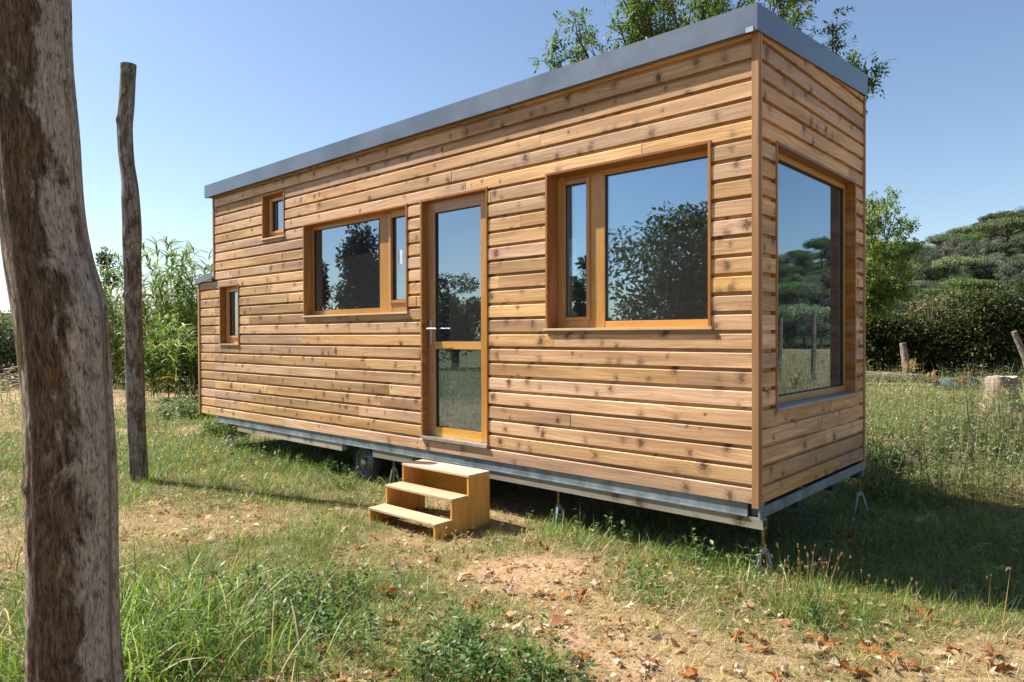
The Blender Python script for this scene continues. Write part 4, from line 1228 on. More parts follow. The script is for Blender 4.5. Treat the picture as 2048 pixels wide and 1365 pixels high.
# fallen plane leaves ------------------------------------------------------
def leaf_mesh(seed, base, size=0.11):
    r = np.random.default_rng(seed)
    lobes = [(-2.2, .55), (-1.15, .85), (0, 1.0), (1.15, .85), (2.2, .55)]
    ang = []; rad = []
    for i, (a, l) in enumerate(lobes):
        ang += [a - .28, a, a + .28]; rad += [l * .62, l * (1 + r.normal(0, .08)), l * .62]
        if i < 4: ang.append((a + lobes[i + 1][0]) / 2); rad.append(.36)
    ang += [math.pi]; rad += [.16]
    ang = np.array(ang); rad = np.array(rad)
    k1, k2 = r.uniform(.3, 1.3, 2); ph = r.uniform(0, 6)
    V = [(0, 0, 0)]; 
    n = len(ang)
    for f in (.5, 1.0):
        for a, q in zip(ang, rad):
            x, y = q * f * math.sin(a), q * f * math.cos(a)
            z = k1 * .36 * (x * x) + k2 * .30 * y * y * math.sin(ph) + .15 * f * math.sin(3 * a + ph) + r.normal(0, .07) * f
            V.append((x * (1 - .3 * abs(z)), y * (1 - .3 * abs(z)), z))
    F = []
    for i in range(n):
        j = (i + 1) % n
        F.append((0, 1 + i, 1 + j)); F.append((1 + i, 1 + n + i, 1 + n + j)); F.append((1 + i, 1 + n + j, 1 + j))
    V = np.array(V) * size
    V[:, 2] -= V[:, 2].min()
    C = np.array(base)[None] * (1 + r.normal(0, .12, (len(V), 1)))
    me = mesh_obj('leaf_tmp', V, np.array(F), M['dry'], colors=np.clip(C, .01, .9))
    data = me.data; bpy.data.objects.remove(me); data.name = 'fallen_leaf'
    return data
LC = {'brown': (0.20, 0.095, 0.045), 'rust': (0.31, 0.125, 0.040), 'tan': (0.44, 0.27, 0.15), 'pale': (0.47, 0.35, 0.26), 'grey': (0.38, 0.30, 0.24)}
LM = [(k, leaf_mesh(30 + i * 7 + j, c)) for i, (k, c) in enumerate(LC.items()) for j in range(2)]
spec = [(1085, 1088, 'rust', 1.2), (868, 1112, 'rust', 1.1), (1650, 1282, 'rust', 1.5), (1702, 1340, 'rust', 1.6), (1735, 1290, 'rust', 1.5), (1470, 1268, 'rust', 1.3), (1572, 1218, 'brown', 1.0), (1165, 1312, 'rust', 1.3),
        (1235, 1303, 'rust', 1.0), (1380, 1345, 'rust', 1.1), (1360, 1290, 'tan', 1.1), (1285, 1322, 'pale', 1.1), (1640, 1300, 'pale', 1.4), (785, 1235, 'tan', 1.3), (810, 1215, 'brown', 1.2), (1025, 1260, 'pale', 1.4),
        (1010, 1228, 'tan', 1.1), (785, 1130, 'pale', 1.5), (690, 1055, 'pale', 1.3), (560, 1050, 'tan', 1.2), (515, 1030, 'rust', .9), (345, 1005, 'rust', .9), (505, 1070, 'rust', .9), (425, 1072, 'pale', 1.2),
        (920, 1150, 'pale', 1.4), (985, 1155, 'pale', 1.2), (775, 1180, 'rust', 1.3), (820, 1180, 'pale', 1.3), (840, 1170, 'pale', 1.2), (410, 1340, 'tan', 1.4), (440, 1310, 'rust', 1.0), (1785, 1330, 'tan', 1.0), (1850, 1225, 'rust', 1.0),
        (1760, 1275, 'brown', 1.2), (1110, 1335, 'brown', 1.2), (940, 1250, 'tan', 1.0), (945, 1205, 'rust', .9), (1100, 1190, 'rust', .9), (1240, 1245, 'tan', .9), (670, 1100, 'tan', 1.0), (640, 1240, 'tan', .9),
        (1990, 1330, 'brown', 1.2), (1900, 1290, 'tan', 1.0), (1840, 1330, 'brown', 1.1)]
def put_leaf(p, kind, s, label):
    c = [m for k, m in LM if k == kind]
    o = bpy.data.objects.new('fallen_leaf', c[rng.integers(0, len(c))])
    COL.objects.link(o)
    o.location = (p[0], p[1], float(ground_h(p[0], p[1])) + rng.uniform(0.0, 0.012))
    o.rotation_euler = (rng.normal(0, .28), rng.normal(0, .28), rng.uniform(0, 6.28))
    s = s * rng.uniform(.75, 1.05)
    o.scale = (s, s * rng.uniform(.6, 1.0), s)
    tag(o, label, 'fallen leaf', 'dry plane leaves scattered on the ground')
NAMES = {'brown': 'brown crumpled dry leaf lying in the yard grass', 'rust': 'rust orange crumpled dry leaf lying in the yard grass', 'tan': 'tan curled dry leaf lying in the yard grass',
         'pale': 'pale bleached dry leaf lying in the yard grass', 'grey': 'greyish dry leaf lying in the yard grass'}
def leaf_label(k_, px, py):
    look = {'brown': 'brown crumpled', 'rust': 'rust orange crumpled', 'tan': 'tan curled', 'pale': 'pale bleached', 'grey': 'greyish'}[k_] + ' dry leaf '
    if px < 480: w = 'in the long grass right of the thick trunk' if py > 1150 else 'in the short grass near the slim post'
    elif px < 760: w = 'in the grass left of the steps' if py < 1120 else ('among the leafy weeds in the left foreground' if py > 1240 else 'in the green grass below and left of the steps')
    elif px < 1050: w = 'just in front of the wooden steps' if py < 1150 else ('beside the weed clump at the bottom edge' if py > 1260 else 'in the grass below the steps')
    elif px < 1420: w = 'on the bare soil between steps and near corner' if py < 1180 else ('on the dry ground at the bottom centre' if py > 1280 else 'on the straw below the bare soil')
    elif px < 1750: w = 'near the tuft of brown seed heads' if py < 1260 else 'on the dry ground below the seed head tuft'
    else: w = 'in the house shadow at the right' if py < 1220 else ('on the straw at the lower right corner' if py > 1290 else 'at the shadow edge on the right')
    return look + w
for px, py, k_, s_ in spec: put_leaf(ground_at(px, py), k_, s_ * .70, leaf_label(k_, px, py))
kinds = list(LC)
for i in range(238):
    px = rng.uniform(220, 2060); py = 985 + 380 * rng.random() ** .8
    if px > 1000 and py < 1080: py += 130
    p = ground_at(px, py)
    if p[1] > -0.25 and p[0] < 0.1 and p[0] > -7: continue
    k_ = kinds[rng.choice(5, p=[.17, .27, .22, .20, .14])]
    put_leaf(p, k_, rng.uniform(.25, .72), leaf_label(k_, px, py))
for i in range(36):
    p = ground_at(rng.uniform(1740, 2060), rng.uniform(800, 985)); k_ = kinds[rng.choice(4)]
    put_leaf(p, k_, rng.uniform(.6, 1.0), ('brown', 'rust orange', 'tan', 'pale')[kinds.index(k_)] + ' dry leaf lying among the weeds beyond the end wall')

# ------------------------------------------------------------------ trees
def branchy(name, loc, trunk_h, height, spread, seed, label, cat, nleaf_per, leafL, leafW, cols, levels=4, split=3, twig_leaves='pinnate', group=None, trunk_r=.12, lean=(0, 0), density=1.0, up=.35, bare=()):
    r = np.random.default_rng(seed); rr = random.Random(seed)
    root = thing(name, label, cat, loc, group)
    tb = MB(); tips = []
    def grow(p, d, L, rad, lev):
        n = 4; pts = [p]; q = p.copy(); dd = d.copy()
        for i in range(n):
            dd = (dd + Vector((rr.gauss(0, .16), rr.gauss(0, .16), rr.gauss(.03, .08)))).normalized()
            q = q + dd * (L / n); pts.append(q.copy())
        tb.tube(pts, [rad * (1 - .45 * i / n) for i in range(n + 1)], 7 if lev < 2 else 4, caps=False)
        if lev >= levels:
            tips.append((pts, dd)); return
        for k in range(split + (1 if rr.random() < .4 else 0)):
            i = rr.choice([2, 3, 4, 4]) if lev else rr.choice([3, 4, 4])
            a = rr.uniform(0, 2 * math.pi); s = rr.uniform(.5, 1.1)
            side = Vector((math.cos(a), math.sin(a), 0)) * spread
            nd = (dd * (1 - .3 * s) + side * s + Vector((0, 0, up * rr.uniform(.1, 1)))).normalized()
            grow(pts[i].copy(), nd, L * rr.uniform(.55, .8), rad * .52, lev + 1)
        if lev >= 2: tips.append((pts, dd))
    grow(Vector((0, 0, 0)), Vector((lean[0], lean[1], 1)).normalized(), trunk_h, trunk_r, 0)
    # scale so that the crown has the asked height
    Z_ = max(p.z for ps, _ in tips for p in ps); sc = height / Z_
    tb.V = [(v[0] * sc, v[1] * sc, v[2] * sc) for v in tb.V]
    tb.build('trunk', M['bark'], root, smooth=False)
    sp = Soup()
    P = []; A = []
    for ps, dd in tips:
        for k in range(max(1, int(nleaf_per * density))):
            t_ = r.random() ** .6 * (len(ps) - 1); i = min(int(t_), len(ps) - 2)
            b = ps[i].lerp(ps[i + 1], t_ - i) * sc
            P.append(b); A.append(unit(np.array(dd) * .5 + r.normal(0, 1, 3) * np.array([1, 1, .7])))
    P = np.array(P); A = np.array(A); n = len(P)
    if twig_leaves == 'pinnate':
        m = 7
        st = unit(A + np.array([0, 0, -.15])); pl = leafL * 2.6 * r.uniform(.7, 1.2, (n, 1))
        side_ = unit(np.cross(st, rnd_dir(n, r)))
        LP = []; LA = []
        for j in range(m):
            f = (j // 2 + 1) / 3.6 if j < 6 else 1.0
            sg = 1 if j % 2 else -1
            LP.append(P + st * pl * f + np.array([0, 0, -.12]) * pl * f * f); LA.append(unit(st * .7 + side_ * (sg if j < 6 else 0) * .9 + np.array([0, 0, -.35])))
        LP = np.concatenate(LP); LA = np.concatenate(LA)
    else:
        m = 3
        LP = np.concatenate([P + r.normal(0, leafL * .8, (n, 3)) for _ in range(m)]); LA = np.concatenate([unit(A + rnd_dir(n, r) * .9 + np.array([0, 0, -.3])) for _ in range(m)])
    nn = len(LP)
    N = unit(rnd_dir(nn, r) * .7 + np.array([0, 0, 1.0]))
    V, F = leaves(LP, LA, N, leafL * r.uniform(.7, 1.25, nn), leafW * r.uniform(.7, 1.2, nn), .12)
    sp.add(V, F, rep(palette(nn, cols, r), 4))
    sp.build('crown', M['leaf'], root)
    return root
ASH = [(0.07, 0.115, 0.028), (0.10, 0.15, 0.035), (0.15, 0.19, 0.05), (0.055, 0.095, 0.03)]
def limb_tree(name, base, fork_z, targets, seed, label, cols, leafL, leafW, trunk_r, sprays=18):
    """a trunk that forks into limbs reaching given points, each limb feathered with twigs of compound leaves"""
    r = np.random.default_rng(seed)
    root = thing(name, label, 'tree', (base[0], base[1], -.03))
    B0 = np.array([base[0], base[1], -.03])
    tb = MB(); fork = np.array([0, 0, fork_z])
    tb.tube([(0, 0, -.1), (.06, -.04, fork_z * .5), tuple(fork)], [trunk_r, trunk_r * .85, trunk_r * .7], 10)
    P = []; A = []
    for T in targets:
        T = np.array(T) - B0
        c1 = fork + (T - fork) * .35 + np.array([0, 0, -.10]) + r.normal(0, .12, 3)
        ts = np.linspace(0, 1, 9)[:, None]
        pts = (1 - ts) ** 2 * fork + 2 * ts * (1 - ts) * c1 + ts ** 2 * T + r.normal(0, .03, (9, 3)) * ts
        tb.tube([tuple(q) for q in pts], list(np.linspace(trunk_r * .42, .008, 9)), 6, caps=False)
        LL = np.linalg.norm(T - fork)
        for k in range(sprays):
            t_ = .42 + .58 * r.random() ** .7; i = min(int(t_ * 8), 7); o_ = pts[i] + (pts[i + 1] - pts[i]) * (t_ * 8 - i)
            d = unit((pts[i + 1] - pts[i]) / np.linalg.norm(pts[i + 1] - pts[i]) * .7 + r.normal(0, .75, 3) + np.array([0, 0, .35]))
            l = r.uniform(.25, .62); e = o_ + d * l; m_ = o_ + d * l * .5 + np.array([0, 0, -.02])
            tb.tube([tuple(o_), tuple(m_), tuple(e)], [.008, .006, .003], 4, caps=False)
            nl = 9
            for j in range(nl):
                f = .25 + .75 * r.random()
                P.append(o_ + d * l * f); A.append(unit(d * .6 + r.normal(0, .8, 3)))
    tb.build('trunk', M['bark'], root)
    P = np.array(P); A = np.array(A); n = len(P)
    pl = leafL * 2.5 * r.uniform(.6, 1.15, (n, 1)); side_ = unit(np.cross(A, rnd_dir(n, r))); LP = []; LA = []
    for j in range(7):
        f = (j // 2 + 1) / 3.5 if j < 6 else 1.0; sg = 1 if j % 2 else -1
        LP.append(P + A * pl * f + np.array([0, 0, -.15]) * pl * f * f); LA.append(unit(A * .7 + side_ * (sg if j < 6 else 0) * .9 + np.array([0, 0, -.35])))
    LP = np.concatenate(LP); LA = np.concatenate(LA); nn = len(LP)
    V, F = leaves(LP, LA, unit(rnd_dir(nn, r) * .6 + np.array([0, 0, 1.0])), leafL * r.uniform(.7, 1.2, nn), leafW * r.uniform(.7, 1.2, nn), .12)
    sp = Soup(); sp.add(V, F, rep(palette(nn, cols, r), 4)); sp.build('crown', M['leaf'], root)
    return root
bt = at_depth(1425, 670, 10.0)
TG = [(1100, 118, 9.6), (1150, 70, 9.4), (1180, 105, 10.4), (1235, 45, 9.8), (1290, 20, 9.2), (1265, -70, 10.2), (1340, -30, 9.6), (1330, 60, 10.6), (1390, -110, 9.4), (1420, -40, 10.8), (1450, -180, 10.2),
      (1480, -20, 9.2), (1530, -120, 10.6), (1560, -30, 9.8), (1600, -50, 10.2), (1600, 20, 9.6), (1690, 95, 9.8), (1715, 150, 10.2), (1728, 185, 10.0),  (1400, 30, 9.8), (1500, 60, 10.4), (1262, 5, 9.4), (1320, -10, 10.4), (1370, 15, 9.2), (1440, 5, 10.0), (1550, -5, 10.3), (1240, -30, 10.0)]
limb_tree('ash_tree', bt, 2.9, [at_depth(*q) for q in TG], 22, 'feathery leaved tree rising behind the roof near the tall end', ASH, .078, .032, .13)
t2 = at_depth(1690, 700, 20.0)
TG2 = [(1745, 440, 19.3), (1765, 405, 20.1), (1790, 430, 19.6), (1812, 455, 20.4), (1750, 500, 19.0), (1790, 505, 20.6), (1825, 505, 19.7), (1850, 530, 20.3), (1765, 560, 19.6), (1810, 560, 20.0), (1730, 400, 20.1), (1740, 600, 19.9)]
wt = limb_tree('walnut_tree', t2, 1.3, [at_depth(*q) for q in TG2], 31, 'bright green young tree beside the end wall, in front of the hillside', [(0.11, 0.17, 0.035), (0.16, 0.23, 0.05), (0.08, 0.13, 0.03), (0.22, 0.24, 0.08)], .105, .055, .10, sprays=16)
tw = MB(); o0 = np.array([t2[0], t2[1], -.03])
for q0, q1 in (((1768, 470, 19.9), (1776, 374, 19.9)), ((1772, 430, 19.9), (1802, 380, 20.0)), ((1772, 415, 19.9), (1762, 392, 19.7)), ((1775, 440, 19.9), (1800, 410, 19.9))):
    a_, b_ = at_depth(*q0) - o0, at_depth(*q1) - o0; tw.tube([tuple(a_), tuple((a_ + b_) / 2 + .02), tuple(b_)], [.02, .014, .005], 5)
tw.build('bare_twigs', M['bark'], wt)

def blob_tree(name, loc, H, W, seed, label, cat, cols, group=None, kind='round', nclump=40, per=120, leaf=.14, trunk_r=.15, low=.25, mat='leaf'):
    """tree or bush made of leaf clumps spread through an uneven crown"""
    r = np.random.default_rng(seed)
    root = thing(name, label, cat, loc, group)
    tb = MB(); n = nclump
    u = rnd_dir(n, r)
    rad = r.random((n, 1)) ** .45
    if kind == 'umbrella':
        c = np.stack([u[:, 0] * W / 2 * rad[:, 0], u[:, 1] * W / 2 * rad[:, 0], H * .74 + np.abs(u[:, 2]) * H * .22 * (1 - .6 * rad[:, 0])], 1)
    elif kind == 'column':
        z = r.random(n); wz = np.sin(np.clip(z, .03, .97) ** .8 * np.pi) ** .6
        c = np.stack([u[:, 0] * W / 2 * wz * .75, u[:, 1] * W / 2 * wz * .75, H * (.04 + z * .93)], 1)
    else:
        zc = H * (low + (1 - low) / 2)
        c = np.array([0, 0, zc]) + u * rad * np.array([W / 2, W / 2, H * (1 - low) / 2]) * .85
    cr = r.uniform(.6, 1.25, n) * W * (.16 if kind != 'column' else .26)
    if kind == 'umbrella': cr *= .85
    nn = n * per
    C0 = np.repeat(c, per, 0); R0 = np.repeat(cr, per)[:, None]
    q = rnd_dir(nn, r) * R0 * r.random((nn, 1)) ** .33
    q[:, 2] *= .62 if kind != 'column' else 1.1
    P = C0 + q
    ok = P[:, 2] > .03; P, q = P[ok], q[ok]; nn = len(P)
    A = unit(rnd_dir(nn, r) + unit(q) * .8); N = unit(unit(q) + rnd_dir(nn, r) * .6 + np.array([0, 0, .4]))
    V, F = leaves(P, A, N, leaf * r.uniform(.6, 1.3, nn), leaf * .5 * r.uniform(.6, 1.3, nn), .15)
    tone = np.repeat(np.clip(r.normal(1, .28, n), .4, 1.8), per)[ok][:, None]
    sp = Soup(); sp.add(V, F, rep(np.clip(palette(nn, cols, r) * tone, .004, .8), 4))
    sp.build('crown', M[mat], root)
    top = Vector((r.normal(0, W * .03), r.normal(0, W * .03), H * (.78 if kind == 'umbrella' else .6)))
    tb.tube([(0, 0, -.1), tuple(top * .5 + Vector((r.normal(0, .1), 0, 0))), tuple(top)], [trunk_r, trunk_r * .75, trunk_r * .4], 8)
    for i in r.choice(n, min(9, n), replace=False):
        s_ = top * r.uniform(.45, .95); e = Vector(c[i])
        tb.tube([tuple(s_), tuple(s_.lerp(e, .5) + Vector((0, 0, -.05 * H))), tuple(e)], [trunk_r * .4, trunk_r * .25, trunk_r * .08], 5, caps=False)
    tb.build('trunk', M['bark'], root, smooth=False)
    return root

def copy_thing(src, loc, rz, s, label=None):
    o = src.copy(); COL.objects.link(o); o.location = loc; o.rotation_euler = (0, 0, rz); o.scale = s
    if label: o['label'] = label
    for ch in list(src.children):
        c = ch.copy(); COL.objects.link(c); c.parent = o
    return o

# hill -------------------------------------------------------------------
def hill_h(x, y):
    az = np.arctan2(x - 1.76, y + 4.15)          # 0 = +Y, positive towards +X
    r = np.hypot(x - 1.76, y + 4.15)
    prof = np.interp(az, [-1.6, -1.2, -0.9, -0.6, -0.30, -0.20, -0.10, 0.1, 0.3, 0.6, 1.0], [.035, .05, .06, .085, .108, .100, .142, .165, .112, .07, .04])
    n = (fbm(x, y, 0.03, 3) - .5) * 5
    crest = prof * 190 - 2.2
    return -0.5 + sstep(60, 190, r) * crest + n * sstep(70, 130, r) - 8 * sstep(195, 260, r)
az = np.linspace(-1.9, 1.2, 170); rad_ = np.linspace(56, 270, 70)
AZ, RR = np.meshgrid(az, rad_)
HX = 1.76 + np.sin(AZ) * RR; HY = -4.15 + np.cos(AZ) * RR; HZ = hill_h(HX, HY)
idx = np.arange(AZ.size).reshape(AZ.shape)
Fh = np.stack([idx[:-1, :-1], idx[1:, :-1], idx[1:, 1:], idx[:-1, 1:]], -1).reshape(-1, 4)
t = NT('hillside scrub')
pos = t.n('ShaderNodeNewGeometry').outputs['Position']
nh = t.noise(pos, 0.6, 8, 0.75)
M['hill'] = t.done(t.bsdf(t.mix(t.ramp(nh, [(.35, 0), (.65, 1)]), (0.035, 0.05, 0.02), (0.10, 0.11, 0.05)), .95, normal=t.bump(nh, 1.0, 1.0), spec=.05))
tag(mesh_obj('hill', np.stack([HX.ravel(), HY.ravel(), HZ.ravel()], 1), Fh, M['hill'], smooth=True), kind='structure')

PINE = [(0.085, 0.135, 0.028), (0.12, 0.175, 0.035), (0.06, 0.10, 0.025)]
OAK = [(0.075, 0.10, 0.055), (0.10, 0.12, 0.07), (0.055, 0.075, 0.04), (0.12, 0.135, 0.085)]
protos = []
for i in range(3):
    protos.append(('pine', blob_tree('umbrella_pine', (0, 0, 0), 7.5, 8.5, 40 + i, '', 'tree', PINE, 'pines on the wooded hillside', 'umbrella', 44, 210, .27, .2, mat='leaf_far')))
for i in range(4):
    protos.append(('oak', blob_tree('oak_tree', (0, 0, 0), 6.5, 7.0, 60 + i, '', 'tree', OAK, 'oaks on the wooded hillside', 'round', 44, 210, .25, .2, low=.12, mat='leaf_far')))
LABP = 'bright green umbrella pine among the trees of the wooded hillside'
LABO = 'dark grey green oak among the trees of the wooded hillside'
LABL = 'distant dark tree on the low skyline left of the house'
used = set(); cnt = 0
cand = []
rng = np.random.default_rng(505); random.seed(31)
def cands(a0, a1, na, nr, w):
    for r_ in 74 * (196 / 74) ** np.linspace(0, 1, nr):
        for a_ in np.linspace(a0, a1, na): cand.append((a_ + rng.normal(0, (a1 - a0) / na * .35), r_ * rng.uniform(.96, 1.04), w))
cands(-.335, -.085, 14, 14, 0); cands(.25, .42, 8, 8, 0); cands(-.05, .22, 6, 3, 0)
for a_ in np.linspace(-1.48, -1.05, 15): cand.append((a_ + rng.normal(0, .01), rng.uniform(140, 188), 1))
random.shuffle(cand)
# trees standing behind the house cannot be seen; keep those either side or mirrored
sel = []
for a_, r_, fl in cand:
    sel.append((a_, r_, fl))
for a_, r_, fl in sel[:297]:
    x = 1.76 + math.sin(a_) * r_; y = -4.15 + math.cos(a_) * r_; z = float(hill_h(np.array([x]), np.array([y]))[0])
    k_ = 'pine' if (rng.random() < (.27 if fl == 0 else .1)) else 'oak'
    pool = [i for i, (kk, _) in enumerate(protos) if kk == k_]
    i = pool[rng.integers(0, len(pool))]
    src = protos[i][1]
    sc = rng.uniform(.50, .82) * (1.1 if k_ == 'pine' else 1.0) * (.85 + .3 * (r_ - 74) / 120)
    rowl = 'low at the foot' if r_ < 100 else ('halfway up' if r_ < 145 else 'high near the skyline')
    coll = 'mirrored side, beyond the end wall' if a_ > -.06 else ('left part, behind the young tree' if a_ < -.25 else ('middle part, above the hedge' if a_ < -.16 else 'right part, above the stump'))
    lab = 'distant dark tree on the low skyline left of the house' if fl else (('umbrella pine ' if k_ == 'pine' else 'grey green oak ') + rowl + ' of the hillside, ' + coll)
    if i not in used and not fl:
        used.add(i); src.location = (x, y, z - .3); src.rotation_euler = (0, 0, rng.uniform(0, 6.28)); src.scale = (sc, sc, sc * rng.uniform(.8, 1.1)); src['label'] = lab
    else:
        cpy = copy_thing(src, (x, y, z - .3), rng.uniform(0, 6.28), (sc, sc, sc * rng.uniform(.8, 1.1)), lab)
        if fl: cpy['group'] = 'distant trees on the left skyline'

# trees behind the camera, seen mirrored in the front windows
HOLM = [(0.05, 0.065, 0.022), (0.07, 0.085, 0.03), (0.035, 0.05, 0.018)]
MC = np.array([1.76, 4.146])
def mir(dx, dy, dist): v = np.array([dx, dy]); v = v / np.linalg.norm(v); return MC + v * dist
p = mir(-.492, -.870, 21); blob_tree('stone_pine', (p[0], p[1], 0), 5.7, 5.2, 81, 'broad dark tree mirrored in the large window', 'tree', HOLM, None, 'round', 90, 170, .17, .22, low=.05)
p = mir(-.40, -.917, 22); blob_tree('stone_pine', (p[0], p[1], 0), 5.9, 4.2, 82, 'dark tree mirrored at the right side of the large window', 'tree', HOLM, None, 'round', 60, 150, .17, .2, low=.05)
p = mir(-.607, -.795, 19); blob_tree('shrub_tree', (p[0], p[1], 0), 3.9, 1.1, 83, 'slim dark tree mirrored in the narrow sash of the large window', 'tree', HOLM, None, 'round', 22, 100, .15, .09, low=.3)
p = mir(-.735, -.677, 32); blob_tree('oak_tree', (p[0], p[1], 0), 4.7, 3.6, 84, 'round dark tree mirrored in the glass of the door', 'tree', HOLM, None, 'round', 60, 130, .19, .2, low=.05)
p = mir(-.819, -.574, 22); blob_tree('cypress_tree', (p[0], p[1], 0), 4.9, 1.55, 85, 'broad dark cypress mirrored in the wide window left of the door', 'tree', [(0.03, 0.04, 0.018), (0.022, 0.032, 0.015)], None, 'column', 70, 170, .15, .2)
p = mir(-.853, -.522, 22); blob_tree('cypress_tree', (p[0], p[1], 0), 3.7, .8, 86, 'narrow dark cypress mirrored at the left edge of the wide window', 'tree', [(0.04, 0.05, 0.02), (0.03, 0.04, 0.018)], None, 'column', 40, 120, .15, .15)

# fence posts beyond the end wall (seen in the end window)
for i, (x, y, h_) in enumerate([(5.95, 18.6, 2.15), (6.9, 18.25, 2.0), (8.3, 17.7, 2.1)]):
    b = MB(); lean = rng.normal(0, .04, 2)
    b.tube([(0, 0, -.1), (lean[0] * .5, lean[1] * .5, h_ * .5), (lean[0], lean[1], h_)], [.075, .07, .06], 10)
    o = b.build('fence_post', M['bark']); o.location = (x, y, 0)
    tag(o, ['dark fence post mirrored at the right side of the end window', 'dark fence post mirrored at the left side of the end window', 'dark fence post far off beyond the end wall, rightmost of the row'][i], 'fence post', 'fence posts beyond the end wall')

# hedge ---------------------------------------------------------------------
def hedge():
    a = ground_at(1640, 748); b = ground_at(2140, 748)
    c0 = np.array([a[0], a[1]]); c1 = np.array([b[0], b[1]])
    v = c1 - c0; Ln = np.linalg.norm(v); v /= Ln; nrm = np.array([-v[1], v[0]])
    root = thing('hedge', 'dark overgrown hedge crossing the field below the hillside', 'hedge', (float((c0 + c1)[0] / 2), float((c0 + c1)[1] / 2), 0))
    n = 70000
    u = rng.uniform(0, Ln, n); w = rng.normal(0, .55, n)
    top = 2.75 + 1.3 * (fbm(u, u * 0, .8, 3) - .5) * 2 + .9 * (vnoise(u, u * 0 + 9, 3.0) - .5)
    z = top * rng.random(n) ** .85
    dens = fbm(u, z, 1.1, 3, 5)
    gap = sstep(Ln * .55, Ln * .8, u) * .16
    ok = dens > .27 + gap * (z > .8)
    u, w, z, top = u[ok], w[ok], z[ok], top[ok]; n = len(u)
    P = np.stack([c0[0] + v[0] * u + nrm[0] * w, c0[1] + v[1] * u + nrm[1] * w, z], 1) - np.array([*((c0 + c1) / 2), 0])
    V, F = leaves(P, rnd_dir(n), unit(rnd_dir(n) + np.array([0, 0, .6])), rng.uniform(.07, .16, n), rng.uniform(.05, .09, n), .15)
    C = palette(n, [(0.030, 0.042, 0.014), (0.045, 0.06, 0.018), (0.022, 0.03, 0.012), (0.075, 0.095, 0.028)])
    br = (rng.random(n) < .05); C[br] = palette(int(br.sum()), [(0.20, 0.13, 0.07), (0.30, 0.22, 0.12)])
    sp = Soup(); sp.add(V, F, rep(C, 4)); sp.build('foliage', M['leaf'], root)
    tb = MB()
    for k in range(26):
        uu = rng.uniform(0, Ln); q = c0 + v * uu - (c0 + c1) / 2
        lx, ly = rng.normal(0, .3, 2); hh_ = rng.uniform(1.4, 2.6)
        tb.tube([(q[0], q[1], -.05), (q[0] + lx * .5, q[1] + ly * .5, hh_ * .5), (q[0] + lx, q[1] + ly, hh_)], [.05, .04, .02], 6)
    tb.build('stems', M['bark'], root)
hedge()
def pale_trunk(px, py, dist, h_, lean, r_, label):
    p = at_depth(px, py, dist); b = MB()
    b.tube([(0, 0, -.1), (lean[0] * .4, lean[1] * .4, h_ * .45), (lean[0], lean[1], h_)], [r_, r_ * .85, r_ * .7], 12)
    b.U = [(u[1], u[0]) for u in b.U]
    o = b.build('bare_trunk', M['post'], smooth=True); o.location = (p[0], p[1], 0); tag(o, label, 'tree trunk')
pale_trunk(1815, 740, 22.5, 1.15, (-.12, -.08), .14, 'pale bare trunk standing in front of the dark hedge')
pale_trunk(2066, 740, 22.0, 1.5, (-.45, -.35), .12, 'pale leaning trunk at the right end of the hedge')
# shrubs between hedge and hill with brownish tops
for i, (px, dist, H_, W_, c_) in enumerate([(1800, 32, 3.9, 4.5, [(0.20, 0.13, 0.07), (0.10, 0.10, 0.05)]), (1890, 34, 3.6, 5, [(0.12, 0.13, 0.05), (0.17, 0.13, 0.08)]), (1990, 36, 3.8, 5, [(0.14, 0.12, 0.07), (0.07, 0.09, 0.04)]), (2080, 33, 3.4, 5, [(0.10, 0.13, 0.04), (0.2, 0.17, 0.08)]), (1740, 30, 4.0, 4, OAK)]):
    p = at_depth(px, 700, dist)
    blob_tree('field_shrub', (p[0], p[1], -.1), H_, W_, 120 + i, ['brownish bushy shrub above the left part of the hedge', 'olive green shrub above the middle of the hedge', 'grey brown shrub above the right part of the hedge', 'yellow green shrub at the right end above the hedge', 'dark shrub behind the young tree by the end wall'][i], 'shrub', c_, None, 'round', 34, 110, .2, .08, low=.02)

# fallen log, stump, tarp ------------------------------------------------------
a = at_depth(1700, 752, 20.5); b = at_depth(1880, 757, 19.5)
lg = MB(); lg.tube([(a[0], a[1], .22), ((a[0] + b[0]) / 2, (a[1] + b[1]) / 2, .20), (b[0], b[1], .16)], [.17, .15, .11], 12)
lg.U = [(u[1], u[0]) for u in lg.U]
tag(lg.build('fallen_log', M['post'], smooth=True), 'long pale log lying on the ground in front of the hedge', 'log')
sp_pos = at_depth(2001, 775, 13.6)
s = MB(); seg = 48; rows_ = [(-.1, .34), (.02, .30), (.15, .265), (.35, .25), (.585, .256), (.60, .248), (.601, .15)]
s.lathe((0, 0, 0), (0, 0, 1), rows_, seg)
s.U = [(math.atan2(v[1], v[0]) * .33, v[2]) for v in s.V]
def stw(v):
    th = math.atan2(v[1], v[0]); k = 1 + .07 * math.sin(3 * th + .5) + .045 * math.sin(7 * th) + .03 * math.sin(13 * th + 1) + (.16 * max(0, .25 - v[2]) / .25) * (1 + math.sin(5 * th))
    return (v[0] * k, v[1] * k, v[2] + (.035 * v[0] + .02 * math.sin(4 * th) if v[2] > .5 else 0))
s.V = [stw(v) for v in s.V]
o = s.build('tree_stump', M['stumpbark'], smooth=True); o.location = (sp_pos[0], sp_pos[1], 0)
cf = MB(); cf.lathe((0, 0, 0), (0, 0, 1), [(.606, .250), (.608, .2), (.607, .1), (.607, .001)], 48)
cf.V = [stw(v) for v in cf.V]
cf.build('cut_face', M['cutwood'], o, smooth=True)
tag(o, 'pale cut tree stump in the weeds at the right edge', 'tree stump')
p = at_depth(1915, 760, 18.5)
V = []; F = []; nn_ = 14
